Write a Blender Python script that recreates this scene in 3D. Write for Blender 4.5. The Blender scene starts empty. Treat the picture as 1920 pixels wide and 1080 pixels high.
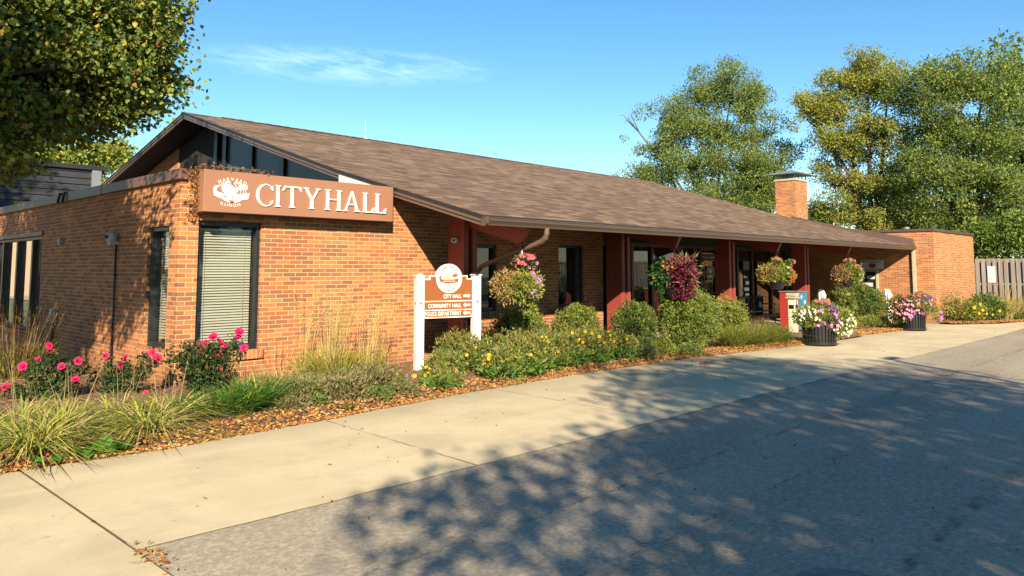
import bpy, math, random
import numpy as np
from mathutils import Vector, Matrix

rng = np.random.default_rng(7)
random.seed(7)
SC = bpy.context.scene
COL = SC.collection
GS = -0.010                                   # the ground falls gently to the right


def gz(x):
    return GS * x


# ------------------------------------------------------------------ objects
def tag(o, label=None, cat=None, group=None, kind=None):
    if label: o['label'] = label
    if cat: o['category'] = cat
    if group: o['group'] = group
    if kind: o['kind'] = kind
    return o


def empty(name, loc=(0, 0, 0), label=None, cat=None, group=None, rz=0.0):
    o = bpy.data.objects.new(name, None)
    o.empty_display_size = 0.2
    COL.objects.link(o)
    o.location = loc
    o.rotation_euler = (0, 0, rz)
    return tag(o, label, cat, group)


class MB:
    """collects geometry, then builds one mesh object"""
    def __init__(s):
        s.V = []; s.n = 0; s.loops = []; s.cnt = []; s.C = []; s.MI = []; s.anycol = False

    def add(s, V, F, col=None, mi=0):
        V = np.asarray(V, float).reshape(-1, 3)
        b = s.n
        s.V.append(V); s.n += len(V)
        if isinstance(F, np.ndarray):
            s.loops.append((F + b).ravel()); s.cnt.append(np.full(len(F), F.shape[1])); k = len(F)
        else:
            for f in F:
                s.loops.append(np.asarray(f) + b); s.cnt.append(np.array([len(f)]))
            k = len(F)
        s.MI.append(np.full(k, mi))
        if col is None:
            s.C.append(np.ones((len(V), 3)))
        else:
            s.anycol = True
            s.C.append(np.broadcast_to(np.asarray(col, float), (len(V), 3)))
        return s

    def box(s, x0, x1, y0, y1, z0, z1, col=None, mi=0):
        V = [(x0, y0, z0), (x1, y0, z0), (x1, y1, z0), (x0, y1, z0), (x0, y0, z1), (x1, y0, z1), (x1, y1, z1), (x0, y1, z1)]
        F = [(0, 3, 2, 1), (4, 5, 6, 7), (0, 1, 5, 4), (1, 2, 6, 5), (2, 3, 7, 6), (3, 0, 4, 7)]
        return s.add(V, F, col, mi)

    def quad(s, a, b, c, d, col=None, mi=0):
        return s.add([a, b, c, d], [(0, 1, 2, 3)], col, mi)

    def prism(s, pts, axis, a0, a1, col=None, mi=0):
        """extrude a 2D polygon along axis 0/1/2 (pts are the other two coordinates in order)"""
        n = len(pts)
        def mk(p, a):
            q = list(p); q.insert(axis, a); return q
        V = [mk(p, a0) for p in pts] + [mk(p, a1) for p in pts]
        F = [tuple(range(n))[::-1], tuple(range(n, 2 * n))] + [(i, (i + 1) % n, n + (i + 1) % n, n + i) for i in range(n)]
        return s.add(V, F, col, mi)

    def tube(s, path, rad, n=8, col=None, mi=0, caps=True):
        path = [Vector(p) for p in path]
        rads = rad if isinstance(rad, (list, tuple)) else [rad] * len(path)
        V = []; F = []
        up = None
        for i, p in enumerate(path):
            t = (path[min(i + 1, len(path) - 1)] - path[max(i - 1, 0)])
            t = t.normalized() if t.length > 1e-9 else Vector((0, 0, 1))
            if up is None:
                up = Vector((0, 0, 1)) if abs(t.z) < .9 else Vector((1, 0, 0))
            a = t.cross(up).normalized(); b = a.cross(t).normalized(); up = b
            for k in range(n):
                th = 2 * math.pi * k / n
                V.append(p + a * math.cos(th) * rads[i] + b * math.sin(th) * rads[i])
        for i in range(len(path) - 1):
            for k in range(n):
                F.append((i * n + k, i * n + (k + 1) % n, (i + 1) * n + (k + 1) % n, (i + 1) * n + k))
        if caps:
            F.append(tuple(range(n))[::-1]); F.append(tuple((len(path) - 1) * n + k for k in range(n)))
        return s.add([tuple(v) for v in V], F, col, mi)

    def lathe(s, prof, c=(0, 0, 0), n=24, col=None, mi=0):
        V = []; F = []
        for r, z in prof:
            for k in range(n):
                th = 2 * math.pi * k / n
                V.append((c[0] + r * math.cos(th), c[1] + r * math.sin(th), c[2] + z))
        m = len(prof)
        for i in range(m - 1):
            for k in range(n):
                F.append((i * n + k, i * n + (k + 1) % n, (i + 1) * n + (k + 1) % n, (i + 1) * n + k))
        F.append(tuple(range(n))[::-1]); F.append(tuple((m - 1) * n + k for k in range(n)))
        return s.add(V, F, col, mi)

    def build(s, name, mats, parent=None, smooth=False, bevel=0.0, local=None):
        V = np.concatenate(s.V)
        if local is not None:
            V = V - np.asarray(local, float)
        me = bpy.data.meshes.new(name)
        L = np.concatenate(s.loops).astype(np.int32); cnt = np.concatenate(s.cnt).astype(np.int32)
        me.vertices.add(len(V)); me.vertices.foreach_set('co', V.astype(np.float32).ravel())
        me.loops.add(len(L)); me.loops.foreach_set('vertex_index', L)
        me.polygons.add(len(cnt))
        st = np.concatenate([[0], np.cumsum(cnt)[:-1]]).astype(np.int32)
        me.polygons.foreach_set('loop_start', st)
        if not isinstance(mats, (list, tuple)): mats = [mats]
        for m in mats: me.materials.append(m)
        me.polygons.foreach_set('material_index', np.concatenate(s.MI).astype(np.int32))
        me.update(calc_edges=True)
        if s.anycol:
            C = np.concatenate(s.C)
            at = me.color_attributes.new('Col', 'FLOAT_COLOR', 'POINT')
            at.data.foreach_set('color', np.concatenate([C, np.ones((len(C), 1))], 1).astype(np.float32).ravel())
        me.polygons.foreach_set('use_smooth', np.full(len(cnt), bool(smooth)))
        me.validate()
        o = bpy.data.objects.new(name, me)
        COL.objects.link(o)
        if parent is not None: o.parent = parent
        if bevel > 0:
            b = o.modifiers.new('bevel', 'BEVEL'); b.width = bevel; b.segments = 2; b.limit_method = 'ANGLE'
        return o


def copy_obj(o, parent=None, loc=None, rz=None, s=None):
    c = o.copy(); COL.objects.link(c)
    if parent is not None: c.parent = parent
    if loc is not None: c.location = loc
    if rz is not None: c.rotation_euler = (0, 0, rz)
    if s is not None: c.scale = (s, s, s)
    for k in ('label', 'group'):
        if parent is not None and k in c: del c[k]
    return c


# ------------------------------------------------------------------ materials
class NT:
    def __init__(s, name):
        s.m = bpy.data.materials.new(name); s.m.use_nodes = True
        s.t = s.m.node_tree; s.n = s.t.nodes; s.l = s.t.links
        s.b = s.n['Principled BSDF']; s.out = s.n['Material Output']

    def node(s, typ, props=None, **ins):
        nd = s.n.new(typ)
        for k, v in (props or {}).items(): setattr(nd, k, v)
        for k, v in ins.items(): s.set(nd, k, v)
        return nd

    def set(s, nd, k, v):
        key = int(k[1:]) if (k[0] == 'i' and k[1:].isdigit()) else k.replace('_', ' ')
        sock = nd.inputs[key]
        if isinstance(v, bpy.types.NodeSocket): s.l.new(v, sock)
        elif isinstance(v, bpy.types.Node): s.l.new(v.outputs[0], sock)
        else:
            if sock.type == 'RGBA' and len(v) == 3: v = (*v, 1)
            sock.default_value = v

    def bs(s, **k):
        for a, v in k.items(): s.set(s.b, a, v)

    def math(s, op, a, b=0.0, c=None):
        nd = s.node('ShaderNodeMath', {'operation': op}, i0=a, i1=b)
        if c is not None: s.set(nd, 'i2', c)
        return nd.outputs[0]

    def noise(s, scale, vec=None, detail=3.0, rough=.55, dist=0.0):
        nd = s.node('ShaderNodeTexNoise', None, Scale=scale, Detail=detail, Roughness=rough, Distortion=dist)
        if vec is not None: s.set(nd, 'Vector', vec)
        return nd.outputs[0]

    def ramp(s, fac, stops, interp='LINEAR'):
        nd = s.n.new('ShaderNodeValToRGB'); nd.color_ramp.interpolation = interp
        cr = nd.color_ramp
        while len(cr.elements) < len(stops): cr.elements.new(.5)
        for e, (p, c) in zip(cr.elements, stops):
            e.position = p; e.color = (*c, 1) if len(c) == 3 else c
        s.l.new(fac, nd.inputs[0])
        return nd.outputs[0]

    def mix(s, fac, a, b, mode='MIX'):
        nd = s.n.new('ShaderNodeMix'); nd.data_type = 'RGBA'; nd.blend_type = mode
        for k, v in ((0, fac), (6, a), (7, b)):
            if isinstance(v, bpy.types.NodeSocket): s.l.new(v, nd.inputs[k])
            else: nd.inputs[k].default_value = v if k == 0 else ((*v, 1) if len(v) == 3 else v)
        return nd.outputs[2]

    def bump(s, h, strength=.3, dist=.01):
        nd = s.node('ShaderNodeBump', None, Strength=strength, Distance=dist, Height=h)
        s.l.new(nd.outputs[0], s.b.inputs['Normal'])

    def pos(s):
        return s.n.new('ShaderNodeNewGeometry').outputs['Position']

    def obj(s):
        return s.n.new('ShaderNodeTexCoord').outputs['Object']


def plain(name, col, rough=.6, var=.12, scale=6.0, metal=0.0, spec=.5, bump=0.0, streak=False):
    t = NT(name)
    v = t.obj()
    if streak:
        v = t.node('ShaderNodeMapping', None, Vector=v, Scale=(4, 4, .5)).outputs[0]
    n = t.noise(scale, v, 4)
    lo = tuple(c * (1 - var) for c in col); hi = tuple(min(1, c * (1 + var)) for c in col)
    n2 = t.noise(scale * 9, v, 2)
    c = t.ramp(n, [(.3, lo), (.7, hi)])
    c = t.mix(.25, c, t.ramp(n2, [(.3, lo), (.7, hi)]))
    t.bs(Base_Color=c, Roughness=t.math('ADD', rough - .06, t.math('MULTIPLY', n2, .12)), Metallic=metal)
    t.b.inputs['Specular IOR Level'].default_value = spec
    if bump > 0: t.bump(n2, bump, .004)
    return t.m


def wall_uv(t):
    g = t.n.new('ShaderNodeNewGeometry')
    p = t.node('ShaderNodeSeparateXYZ', None, Vector=g.outputs['Position'])
    q = t.node('ShaderNodeSeparateXYZ', None, Vector=g.outputs['True Normal'])
    fx = t.math('GREATER_THAN', t.math('ABSOLUTE', q.outputs[0]), .5)
    u = t.math('ADD', t.math('MULTIPLY', p.outputs[1], fx), t.math('MULTIPLY', p.outputs[0], t.math('SUBTRACT', 1.0, fx)))
    return u, p.outputs[2], g


def brick_mat(name, soldier=False, warm=1.0, dark=.42):
    t = NT(name)
    u, z, g = wall_uv(t)
    if soldier: u, z = z, u
    w, h = (.214, .0653)
    if soldier: u = t.math('ADD', u, .135)
    cb = t.n.new('ShaderNodeCombineXYZ')
    t.l.new(u, cb.inputs[0]); t.l.new(z, cb.inputs[1])
    br = t.node('ShaderNodeTexBrick', {'offset': 0.0 if soldier else .5, 'offset_frequency': 2, 'squash': 1.0},
                Vector=cb, Color1=(0, 0, 0), Color2=(1, 1, 1), Mortar=(0, 0, 0), Scale=1.0, Mortar_Size=.0045, Mortar_Smooth=.35, Bias=0.0, Brick_Width=w, Row_Height=h)
    A = (.37 * warm, .143, .043); B = (.46 * warm, .222, .074); Cc = (.25, .082, .030); D = (.125, .058, .042); E2 = (.105, .068, .058)
    bc = t.ramp(br.outputs[0], [(0.0, E2), (dark * .55, D), (dark, (.33, .125, .06)), (dark + .10, Cc), (.45, A), (.66, (.57, .21, .075)), (.80, B), (.90, Cc), (1.0, (.30, .105, .055))], 'LINEAR')
    p = t.pos()
    n1 = t.noise(38, p, 4, .6); n2 = t.noise(130, p, 3, .6); n3 = t.noise(.9, p, 3)
    bc = t.mix(t.math('MULTIPLY', t.ramp(n1, [(.35, (0, 0, 0)), (.66, (1, 1, 1))]), .75), bc, t.mix(.6, bc, (.20, .065, .028)))
    bc = t.mix(.28, bc, t.ramp(n2, [(.3, (.22, .075, .03)), (.7, (.64, .28, .12))]))
    bc = t.mix(.16, bc, t.ramp(n3, [(.35, (.28, .10, .04)), (.7, (.62, .27, .10))]))
    mo = t.ramp(n1, [(.3, (.46, .33, .19)), (.7, (.66, .50, .32))])
    c = t.mix(br.outputs[1], bc, mo)
    low_mix = t.math('MULTIPLY', t.ramp(t.math('ADD', z if not soldier else u, t.math('MULTIPLY', n3, .5)), [(.25, (1, 1, 1)), (.62, (0, 0, 0))]), .35)  # brown mix, stronger towards the wall foot
    c = t.mix(low_mix, c, (.16, .085, .05))
    t.bs(Base_Color=c, Roughness=.82)
    t.b.inputs['Specular IOR Level'].default_value = .25
    hgt = t.math('ADD', t.math('MULTIPLY', br.outputs[1], -1.0), t.math('MULTIPLY', n2, .35))
    t.bump(hgt, .55, .006)
    return t.m


def foliage_mat(name, trans=.35, rough=.5, spec=.35):
    t = NT(name)
    a = t.n.new('ShaderNodeAttribute'); a.attribute_name = 'Col'
    t.bs(Base_Color=a.outputs['Color'], Roughness=rough)
    t.b.inputs['Specular IOR Level'].default_value = spec
    tr = t.node('ShaderNodeBsdfTranslucent')
    br = t.mix(1.0, a.outputs['Color'], (.92, 1.0, .5), 'MULTIPLY')
    t.l.new(br, tr.inputs[0])
    mx = t.node('ShaderNodeMixShader', None, i0=trans)
    t.l.new(t.b.outputs[0], mx.inputs[1]); t.l.new(tr.outputs[0], mx.inputs[2])
    t.l.new(mx.outputs[0], t.out.inputs[0])
    return t.m


def glass_mat(name, tint, boost=1.6):
    t = NT(name)
    lw = t.node('ShaderNodeLayerWeight', None, Blend=.5)
    f = t.math('ADD', .04, t.math('MULTIPLY', t.math('POWER', lw.outputs['Facing'], 5.0), .96))
    f = t.math('MINIMUM', t.math('MULTIPLY', f, boost), 1.0)
    tr = t.node('ShaderNodeBsdfTransparent', None, Color=tint)
    n = t.noise(1.3, t.pos(), 2)
    bm = t.node('ShaderNodeBump', None, Strength=.04, Distance=.02, Height=n)
    gl = t.node('ShaderNodeBsdfGlossy', None, Color=(.95, .97, 1.0), Roughness=.015, Normal=bm.outputs[0])
    mx = t.node('ShaderNodeMixShader', None, i0=f)
    t.l.new(tr.outputs[0], mx.inputs[1]); t.l.new(gl.outputs[0], mx.inputs[2])
    t.l.new(mx.outputs[0], t.out.inputs[0])
    return t.m


def wood_mat(name, lo, hi, axis=2, scale=1.0):
    t = NT(name)
    sc = [14 * scale, 14 * scale, 14 * scale]; sc[axis] = .9 * scale
    v = t.node('ShaderNodeMapping', None, Vector=t.obj(), Scale=tuple(sc)).outputs[0]
    n = t.noise(1.0, v, 5, .65, .4)
    n2 = t.noise(5, v, 2)
    n3 = t.noise(6.5, t.node('ShaderNodeMapping', None, Vector=t.obj(), Scale=(1, 1, .05)).outputs[0], 1)
    c = t.ramp(n, [(.28, lo), (.72, hi)])
    c = t.mix(t.math('MULTIPLY', n3, .55), c, tuple(x * .55 for x in lo))
    t.bs(Base_Color=c, Roughness=.85)
    t.bump(n2, .3, .004)
    return t.m


M = {}
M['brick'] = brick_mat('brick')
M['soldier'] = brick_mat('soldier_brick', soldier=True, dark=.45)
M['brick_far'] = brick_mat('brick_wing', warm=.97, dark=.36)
M['leaf'] = foliage_mat('leaf', .48)
M['petal'] = foliage_mat('petal', .25, .6, .2)
M['straw'] = foliage_mat('straw', .3, .7, .2)
M['glass'] = glass_mat('window_glass', (.88, .89, .88))
M['glass_dark'] = glass_mat('tinted_glass', (.10, .115, .12), 2.2)
M['glass_side'] = glass_mat('side_glass', (.12, .14, .14), 3.2)
M['bronze'] = plain('dark_bronze_frame', (.012, .017, .022), .35, .2)
M['blind'] = plain('blind_slat', (.40, .41, .34), .5, .05)
M['coping'] = plain('brown_coping', (.125, .062, .045), .45, .15, 3)
M['fascia'] = plain('brown_fascia', (.115, .078, .062), .42, .10, 2.5)
M['gutter'] = plain('gutter_brown', (.085, .060, .047), .38, .10, 2.5)
M['darkmetal'] = plain('dark_flashing', (.020, .019, .022), .5, .2)
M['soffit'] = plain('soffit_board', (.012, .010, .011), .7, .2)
M['red'] = plain('red_paint', (.245, .046, .034), .5, .14, 3, streak=True)
M['white'] = plain('white_paint', (.72, .71, .68), .5, .05, 4, bump=.1)
M['black'] = plain('black_metal', (.012, .013, .016), .38, .25)
M['signbrown'] = plain('sign_brown', (.285, .140, .085), .42, .06, 1.5)
M['signwhite'] = plain('sign_white', (.78, .77, .74), .5, .02)
M['dirbrown'] = plain('routed_sign_brown', (.235, .078, .024), .38, .10, 3)
M['siding'] = plain('lap_siding', (.020, .023, .031), .6, .2, 2)  # base colour darkened to carry the tree shade falling on it
M['galv'] = plain('galvanised', (.34, .37, .38), .35, .18, 8, metal=.6)
M['grey'] = plain('grey_plastic', (.42, .42, .42), .45, .1)
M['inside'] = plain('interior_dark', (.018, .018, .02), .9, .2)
M['roomwall'] = plain('room_wall', (.16, .15, .13), .9, .1)
M['tan'] = plain('tan_metal', (.42, .36, .25), .45, .08)
M['cream'] = plain('cream_panel', (.72, .66, .48), .55, .05)
M['paper'] = plain('paper', (.52, .54, .56), .8, .05)
M['bark'] = plain('bark', (.10, .075, .055), .9, .4, 9, bump=.6)
M['twig'] = plain('twig', (.24, .18, .13), .85, .3, 20)
M['ink'] = plain('sign_ink', (.03, .025, .025), .6, .1)
M['arrowred'] = plain('arrow_red', (.42, .012, .035), .5, .05)
M['purple'] = plain('purple_liner', (.03, .02, .10), .5, .2)
M['fence'] = wood_mat('weathered_cedar', (.15, .13, .112), (.38, .355, .325))
M['tanhouse'] = plain('tan_siding', (.34, .25, .17), .7, .06)
M['darkred'] = plain('diamond_brown', (.14, .045, .03), .5, .1)
M['flatroof'] = plain('roof_membrane', (.16, .15, .145), .9, .15)


def shingle():
    t = NT('roof_shingles')
    p = t.node('ShaderNodeSeparateXYZ', None, Vector=t.pos())
    cb = t.n.new('ShaderNodeCombineXYZ')
    t.l.new(p.outputs[0], cb.inputs[0])
    t.l.new(t.math('MULTIPLY', p.outputs[1], 1.042), cb.inputs[1])
    br = t.node('ShaderNodeTexBrick', {'offset': .37, 'offset_frequency': 3, 'squash': 1.0}, Vector=cb, Color1=(0, 0, 0), Color2=(1, 1, 1), Mortar=(.0, .0, .0),
                Scale=1.0, Mortar_Size=.007, Mortar_Smooth=.1, Bias=0.0, Brick_Width=.36, Row_Height=.17)
    c = t.ramp(br.outputs[0], [(0, (.075, .050, .035)), (.35, (.140, .094, .064)), (.7, (.205, .140, .096)), (1, (.31, .215, .15))])
    n = t.noise(260, t.pos(), 2); n3 = t.noise(.5, t.pos(), 3); n4 = t.noise(7, t.pos(), 3)
    c = t.mix(.22, c, t.ramp(n, [(.3, (.075, .048, .036)), (.7, (.33, .225, .17))]))
    c = t.mix(.12, c, t.ramp(n3, [(.3, (.12, .08, .058)), (.7, (.26, .175, .125))]))
    # painted shadow line at the bottom of every course
    row = t.math('FRACT', t.math('DIVIDE', t.math('MULTIPLY', p.outputs[1], 1.042), .17))
    edge = t.math('LESS_THAN', row, .17)
    c = t.mix(t.math('MULTIPLY', edge, .75), c, (.040, .027, .022))
    t.bs(Base_Color=c, Roughness=.93)
    t.b.inputs['Specular IOR Level'].default_value = .12
    h = t.math('ADD', t.math('MULTIPLY', row, -1.0), t.math('MULTIPLY', n, .25))
    t.bump(h, .7, .012)
    return t.m


M['shingle'] = shingle()


def asphalt():
    t = NT('asphalt')
    p = t.pos()
    s = t.node('ShaderNodeSeparateXYZ', None, Vector=p)
    n1 = t.noise(70, p, 3, .7); n2 = t.noise(190, p, 2, .6); n3 = t.noise(.45, p, 4, .6); n4 = t.noise(5, p, 3)
    c = t.ramp(n1, [(.30, (.125, .106, .080)), (.5, (.315, .268, .200)), (.70, (.58, .495, .37))])
    c = t.mix(.5, c, t.ramp(n2, [(.34, (.13, .110, .084)), (.66, (.58, .495, .37))]))
    c = t.mix(.30, c, t.ramp(n3, [(.3, (.25, .212, .160)), (.7, (.42, .36, .27))]))
    n5 = t.noise(26, p, 3, .75)
    c = t.mix(.40, c, t.ramp(n5, [(.36, (.08, .07, .058)), (.5, (.30, .262, .205)), (.64, (.66, .58, .46))]))
    wv = t.noise(1.0, t.node('ShaderNodeMapping', None, Vector=p, Scale=(.12, .9, 1)).outputs[0], 4, .6)
    c = t.mix(.30, c, t.ramp(wv, [(.35, (.21, .18, .14)), (.65, (.46, .395, .30))]))
    oil = t.ramp(t.noise(1.7, p, 2, .5), [(.66, (0, 0, 0)), (.78, (1, 1, 1))])
    c = t.mix(t.math('MULTIPLY', oil, .30), c, (.11, .10, .09))
    # seams: dark broken lines along the drive
    for yy, wd in ((-7.05, .035), (-9.15, .07), (-7.9, .02)):
        d = t.math('ABSOLUTE', t.math('ADD', t.math('SUBTRACT', s.outputs[1], yy), t.math('MULTIPLY', t.math('SUBTRACT', n4, .5), .28)))
        ln = t.math('MAXIMUM', t.math('SUBTRACT', 1.0, t.math('DIVIDE', d, wd)), 0.0)
        brk = t.ramp(t.noise(3.2, p, 3, .7), [(.38, (0, 0, 0)), (.70, (1, 1, 1))])
        c = t.mix(t.math('MULTIPLY', t.math('MULTIPLY', ln, brk), .8), c, (.028, .028, .03))
    # dark fresh spots
    sp = t.ramp(t.noise(9, p, 2, .5), [(.68, (0, 0, 0)), (.74, (1, 1, 1))])
    c = t.mix(t.math('MULTIPLY', sp, .28), c, (.05, .05, .05))
    t.bs(Base_Color=c, Roughness=.9)
    t.b.inputs['Specular IOR Level'].default_value = .2
    t.bump(t.math('ADD', n1, n2), .55, .008)
    return t.m


M['asphalt'] = asphalt()


def concrete(name='concrete', joints=True):
    t = NT(name)
    p = t.pos()
    s = t.node('ShaderNodeSeparateXYZ', None, Vector=p)
    n1 = t.noise(150, p, 3, .7); n2 = t.noise(1.1, p, 5, .65); n3 = t.noise(9, p, 3)
    st = t.noise(1.0, t.node('ShaderNodeMapping', None, Vector=p, Scale=(.35, 2.2, 1)).outputs[0], 4, .6)
    c = t.ramp(n2, [(.28, (.42, .35, .225)), (.5, (.54, .455, .295)), (.72, (.63, .54, .37))])
    c = t.mix(.32, c, t.ramp(n1, [(.3, (.33, .275, .18)), (.7, (.72, .62, .43))]))
    c = t.mix(.28, c, t.ramp(st, [(.3, (.38, .32, .21)), (.7, (.64, .55, .375))]))
    sp = t.ramp(t.noise(16, p, 2, .5), [(.70, (0, 0, 0)), (.73, (1, 1, 1))])
    c = t.mix(t.math('MULTIPLY', sp, .35), c, (.16, .12, .08))
    eg = t.math('MULTIPLY', t.ramp(t.math('ADD', t.math('DIVIDE', t.math('ADD', s.outputs[1], 4.3), 1.5), t.math('MULTIPLY', n2, .5)), [(.55, (0, 0, 0)), (1.0, (1, 1, 1))]), .45)
    c = t.mix(eg, c, (.30, .27, .20))
    bl = t.ramp(t.noise(.8, p, 5, .7), [(.50, (0, 0, 0)), (.64, (1, 1, 1))])
    c = t.mix(t.math('MULTIPLY', bl, .38), c, (.33, .28, .19))
    if joints:
        wob = t.math('MULTIPLY', t.math('SUBTRACT', n3, .5), .035)
        x = t.math('ADD', t.math('ADD', s.outputs[0], wob), t.math('MULTIPLY', s.outputs[1], -.06))
        j = t.math('ABSOLUTE', t.math('SUBTRACT', t.math('FRACT', t.math('ADD', t.math('DIVIDE', t.math('SUBTRACT', x, .58), 2.96), .5)), .5))
        jl = t.math('MULTIPLY', t.math('LESS_THAN', j, .0045), t.math('GREATER_THAN', x, -1.5))
        brk = t.ramp(t.noise(2.4, p, 3), [(.36, (.25, .25, .25)), (.6, (1, 1, 1))])
        c = t.mix(t.math('MULTIPLY', t.math('MULTIPLY', jl, brk), .75), c, (.085, .065, .045))
    t.bs(Base_Color=c, Roughness=.88)
    t.b.inputs['Specular IOR Level'].default_value = .25
    t.bump(t.math('ADD', n1, n3), .3, .004)
    return t.m


M['concrete'] = concrete()
M['concrete2'] = concrete('concrete_walk', False)


def mulch():
    t = NT('mulch')
    p = t.pos()
    n1 = t.noise(55, p, 4, .7); n2 = t.noise(130, p, 2); n3 = t.noise(1.5, p, 3)
    c = t.ramp(n1, [(.3, (.07, .038, .022)), (.5, (.20, .11, .06)), (.7, (.42, .25, .13))])
    c = t.mix(.4, c, t.ramp(n2, [(.3, (.09, .05, .03)), (.7, (.48, .28, .15))]))
    c = t.mix(.3, c, t.ramp(n3, [(.3, (.14, .085, .055)), (.7, (.34, .19, .09))]))
    t.bs(Base_Color=c, Roughness=.95)
    t.bump(t.math('ADD', n1, n2), 1.0, .03)
    return t.m


M['mulch'] = mulch()


def lawn():
    t = NT('lawn')
    p = t.pos()
    c = t.ramp(t.noise(30, p, 4), [(.3, (.035, .06, .015)), (.7, (.11, .15, .04))])
    c = t.mix(.4, c, t.ramp(t.noise(.3, p, 3), [(.3, (.05, .08, .02)), (.7, (.15, .15, .05))]))
    t.bs(Base_Color=c, Roughness=.95)
    return t.m


M['lawn'] = lawn()


def pavers():
    t = NT('brick_pavers')
    br = t.node('ShaderNodeTexBrick', None, Vector=t.pos(), Color1=(0, 0, 0), Color2=(1, 1, 1), Mortar=(0, 0, 0), Scale=1.0, Mortar_Size=.006, Brick_Width=.2, Row_Height=.1)
    c = t.ramp(br.outputs[0], [(0, (.13, .065, .05)), (1, (.26, .13, .09))])
    c = t.mix(br.outputs[1], c, (.14, .11, .09))
    t.bs(Base_Color=c, Roughness=.9)
    return t.m


M['pavers'] = pavers()

# ------------------------------------------------------------------ light, sky, camera
SUNV = Vector((-.8, -1.0, .666)).normalized()           # towards the sun
sun = bpy.data.lights.new('sun', 'SUN'); sun.energy = 5.0; sun.angle = math.radians(.5); sun.color = (1.0, .84, .60)
so = bpy.data.objects.new('sun', sun); COL.objects.link(so)
so.rotation_euler = SUNV.to_track_quat('Z', 'Y').to_euler()
so.location = (-20, -25, 20)

W = bpy.data.worlds.new('World'); SC.world = W; W.use_nodes = True
wn, wl = W.node_tree.nodes, W.node_tree.links
bg = wn['Background']
sky = wn.new('ShaderNodeTexSky'); sky.sky_type = 'NISHITA'; sky.sun_disc = False
sky.sun_elevation = math.asin(SUNV.z); sky.sun_rotation = math.atan2(SUNV.x, SUNV.y)
sky.altitude = 250; sky.air_density = 1.0; sky.dust_density = .05; sky.ozone_density = 1.6
tc = wn.new('ShaderNodeTexCoord')


def wmath(op, a, b=0.0):
    nd = wn.new('ShaderNodeMath'); nd.operation = op
    for i, v in enumerate((a, b)):
        if isinstance(v, bpy.types.NodeSocket): wl.new(v, nd.inputs[i])
        else: nd.inputs[i].default_value = v
    return nd.outputs[0]


hs = wn.new('ShaderNodeHueSaturation'); hs.inputs['Saturation'].default_value = 1.22; hs.inputs['Value'].default_value = 1.0
hs.inputs['Hue'].default_value = .497
tn = wn.new('ShaderNodeMix'); tn.data_type = 'RGBA'; tn.blend_type = 'MULTIPLY'; tn.inputs[0].default_value = 1.0
wl.new(sky.outputs[0], tn.inputs[6]); tn.inputs[7].default_value = (.92, 1.0, 1.03, 1); wl.new(tn.outputs[2], hs.inputs['Color'])
# thin cirrus: streaks stretched along one bearing, kept to one part of the sky
sx = wn.new('ShaderNodeSeparateXYZ'); wl.new(tc.outputs['Generated'], sx.inputs[0])
az = wmath('ARCTAN2', sx.outputs[0], sx.outputs[1])
el = wmath('ARCSINE', sx.outputs[2])
cv = wn.new('ShaderNodeCombineXYZ'); wl.new(wmath('MULTIPLY', az, 16.0), cv.inputs[0])
wl.new(wmath('MULTIPLY', wmath('ADD', el, wmath('MULTIPLY', az, .08)), 70.0), cv.inputs[1])
nz = wn.new('ShaderNodeTexNoise'); nz.inputs['Scale'].default_value = 1.0; nz.inputs['Detail'].default_value = 9; nz.inputs['Roughness'].default_value = .68; nz.inputs['Distortion'].default_value = .5
wl.new(cv.outputs[0], nz.inputs['Vector'])
# the drifting patch: bearing ~31 deg, elevation ~16 deg
da = wmath('DIVIDE', wmath('SUBTRACT', az, math.radians(34.0)), math.radians(12.5))
de = wmath('DIVIDE', wmath('SUBTRACT', el, math.radians(15.0)), math.radians(1.5))
rr = wmath('ADD', wmath('MULTIPLY', da, da), wmath('MULTIPLY', de, de))
msk = wmath('MAXIMUM', wmath('SUBTRACT', 1.0, rr), 0.0)
cl = wn.new('ShaderNodeValToRGB'); cl.color_ramp.elements[0].position = .40; cl.color_ramp.elements[1].position = .70
wl.new(nz.outputs[0], cl.inputs[0])
cf = wmath('MULTIPLY', wmath('MULTIPLY', cl.outputs[0], wmath('POWER', msk, .9)), .30)
mxw = wn.new('ShaderNodeMix'); mxw.data_type = 'RGBA'
wl.new(cf, mxw.inputs[0]); wl.new(hs.outputs[0], mxw.inputs[6]); mxw.inputs[7].default_value = (9, 11, 11.5, 1)
wl.new(mxw.outputs[2], bg.inputs[0]); bg.inputs[1].default_value = .077

cam = bpy.data.cameras.new('camera'); co = bpy.data.objects.new('camera', cam); COL.objects.link(co)
cam.sensor_width = 36; cam.lens = 1402.2 / 1920 * 36; cam.shift_y = -(540 - 383.44) / 1920
cam.clip_end = 2000; cam.clip_start = .05
co.location = (-4.36, -10.573, 1.70)
co.rotation_euler = (math.radians(90 + 4.873), 0, math.radians(-46.395))
SC.camera = co
SC.view_settings.view_transform = 'Standard'; SC.view_settings.look = 'None'; SC.view_settings.exposure = 1.25; SC.view_settings.gamma = 1
SC.cycles.max_bounces = 6; SC.cycles.transparent_max_bounces = 12; SC.cycles.diffuse_bounces = 1; SC.cycles.glossy_bounces = 3
SC.cycles.caustics_reflective = False; SC.cycles.caustics_refractive = False

# ------------------------------------------------------------------ ground
def sheet(name, pts, dz, mat, label=None):
    b = MB(); b.add([(x, y, gz(x) + dz) for x, y in pts], [tuple(range(len(pts)))])
    o = b.build(name, mat); o['kind'] = 'structure'
    return o


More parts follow.
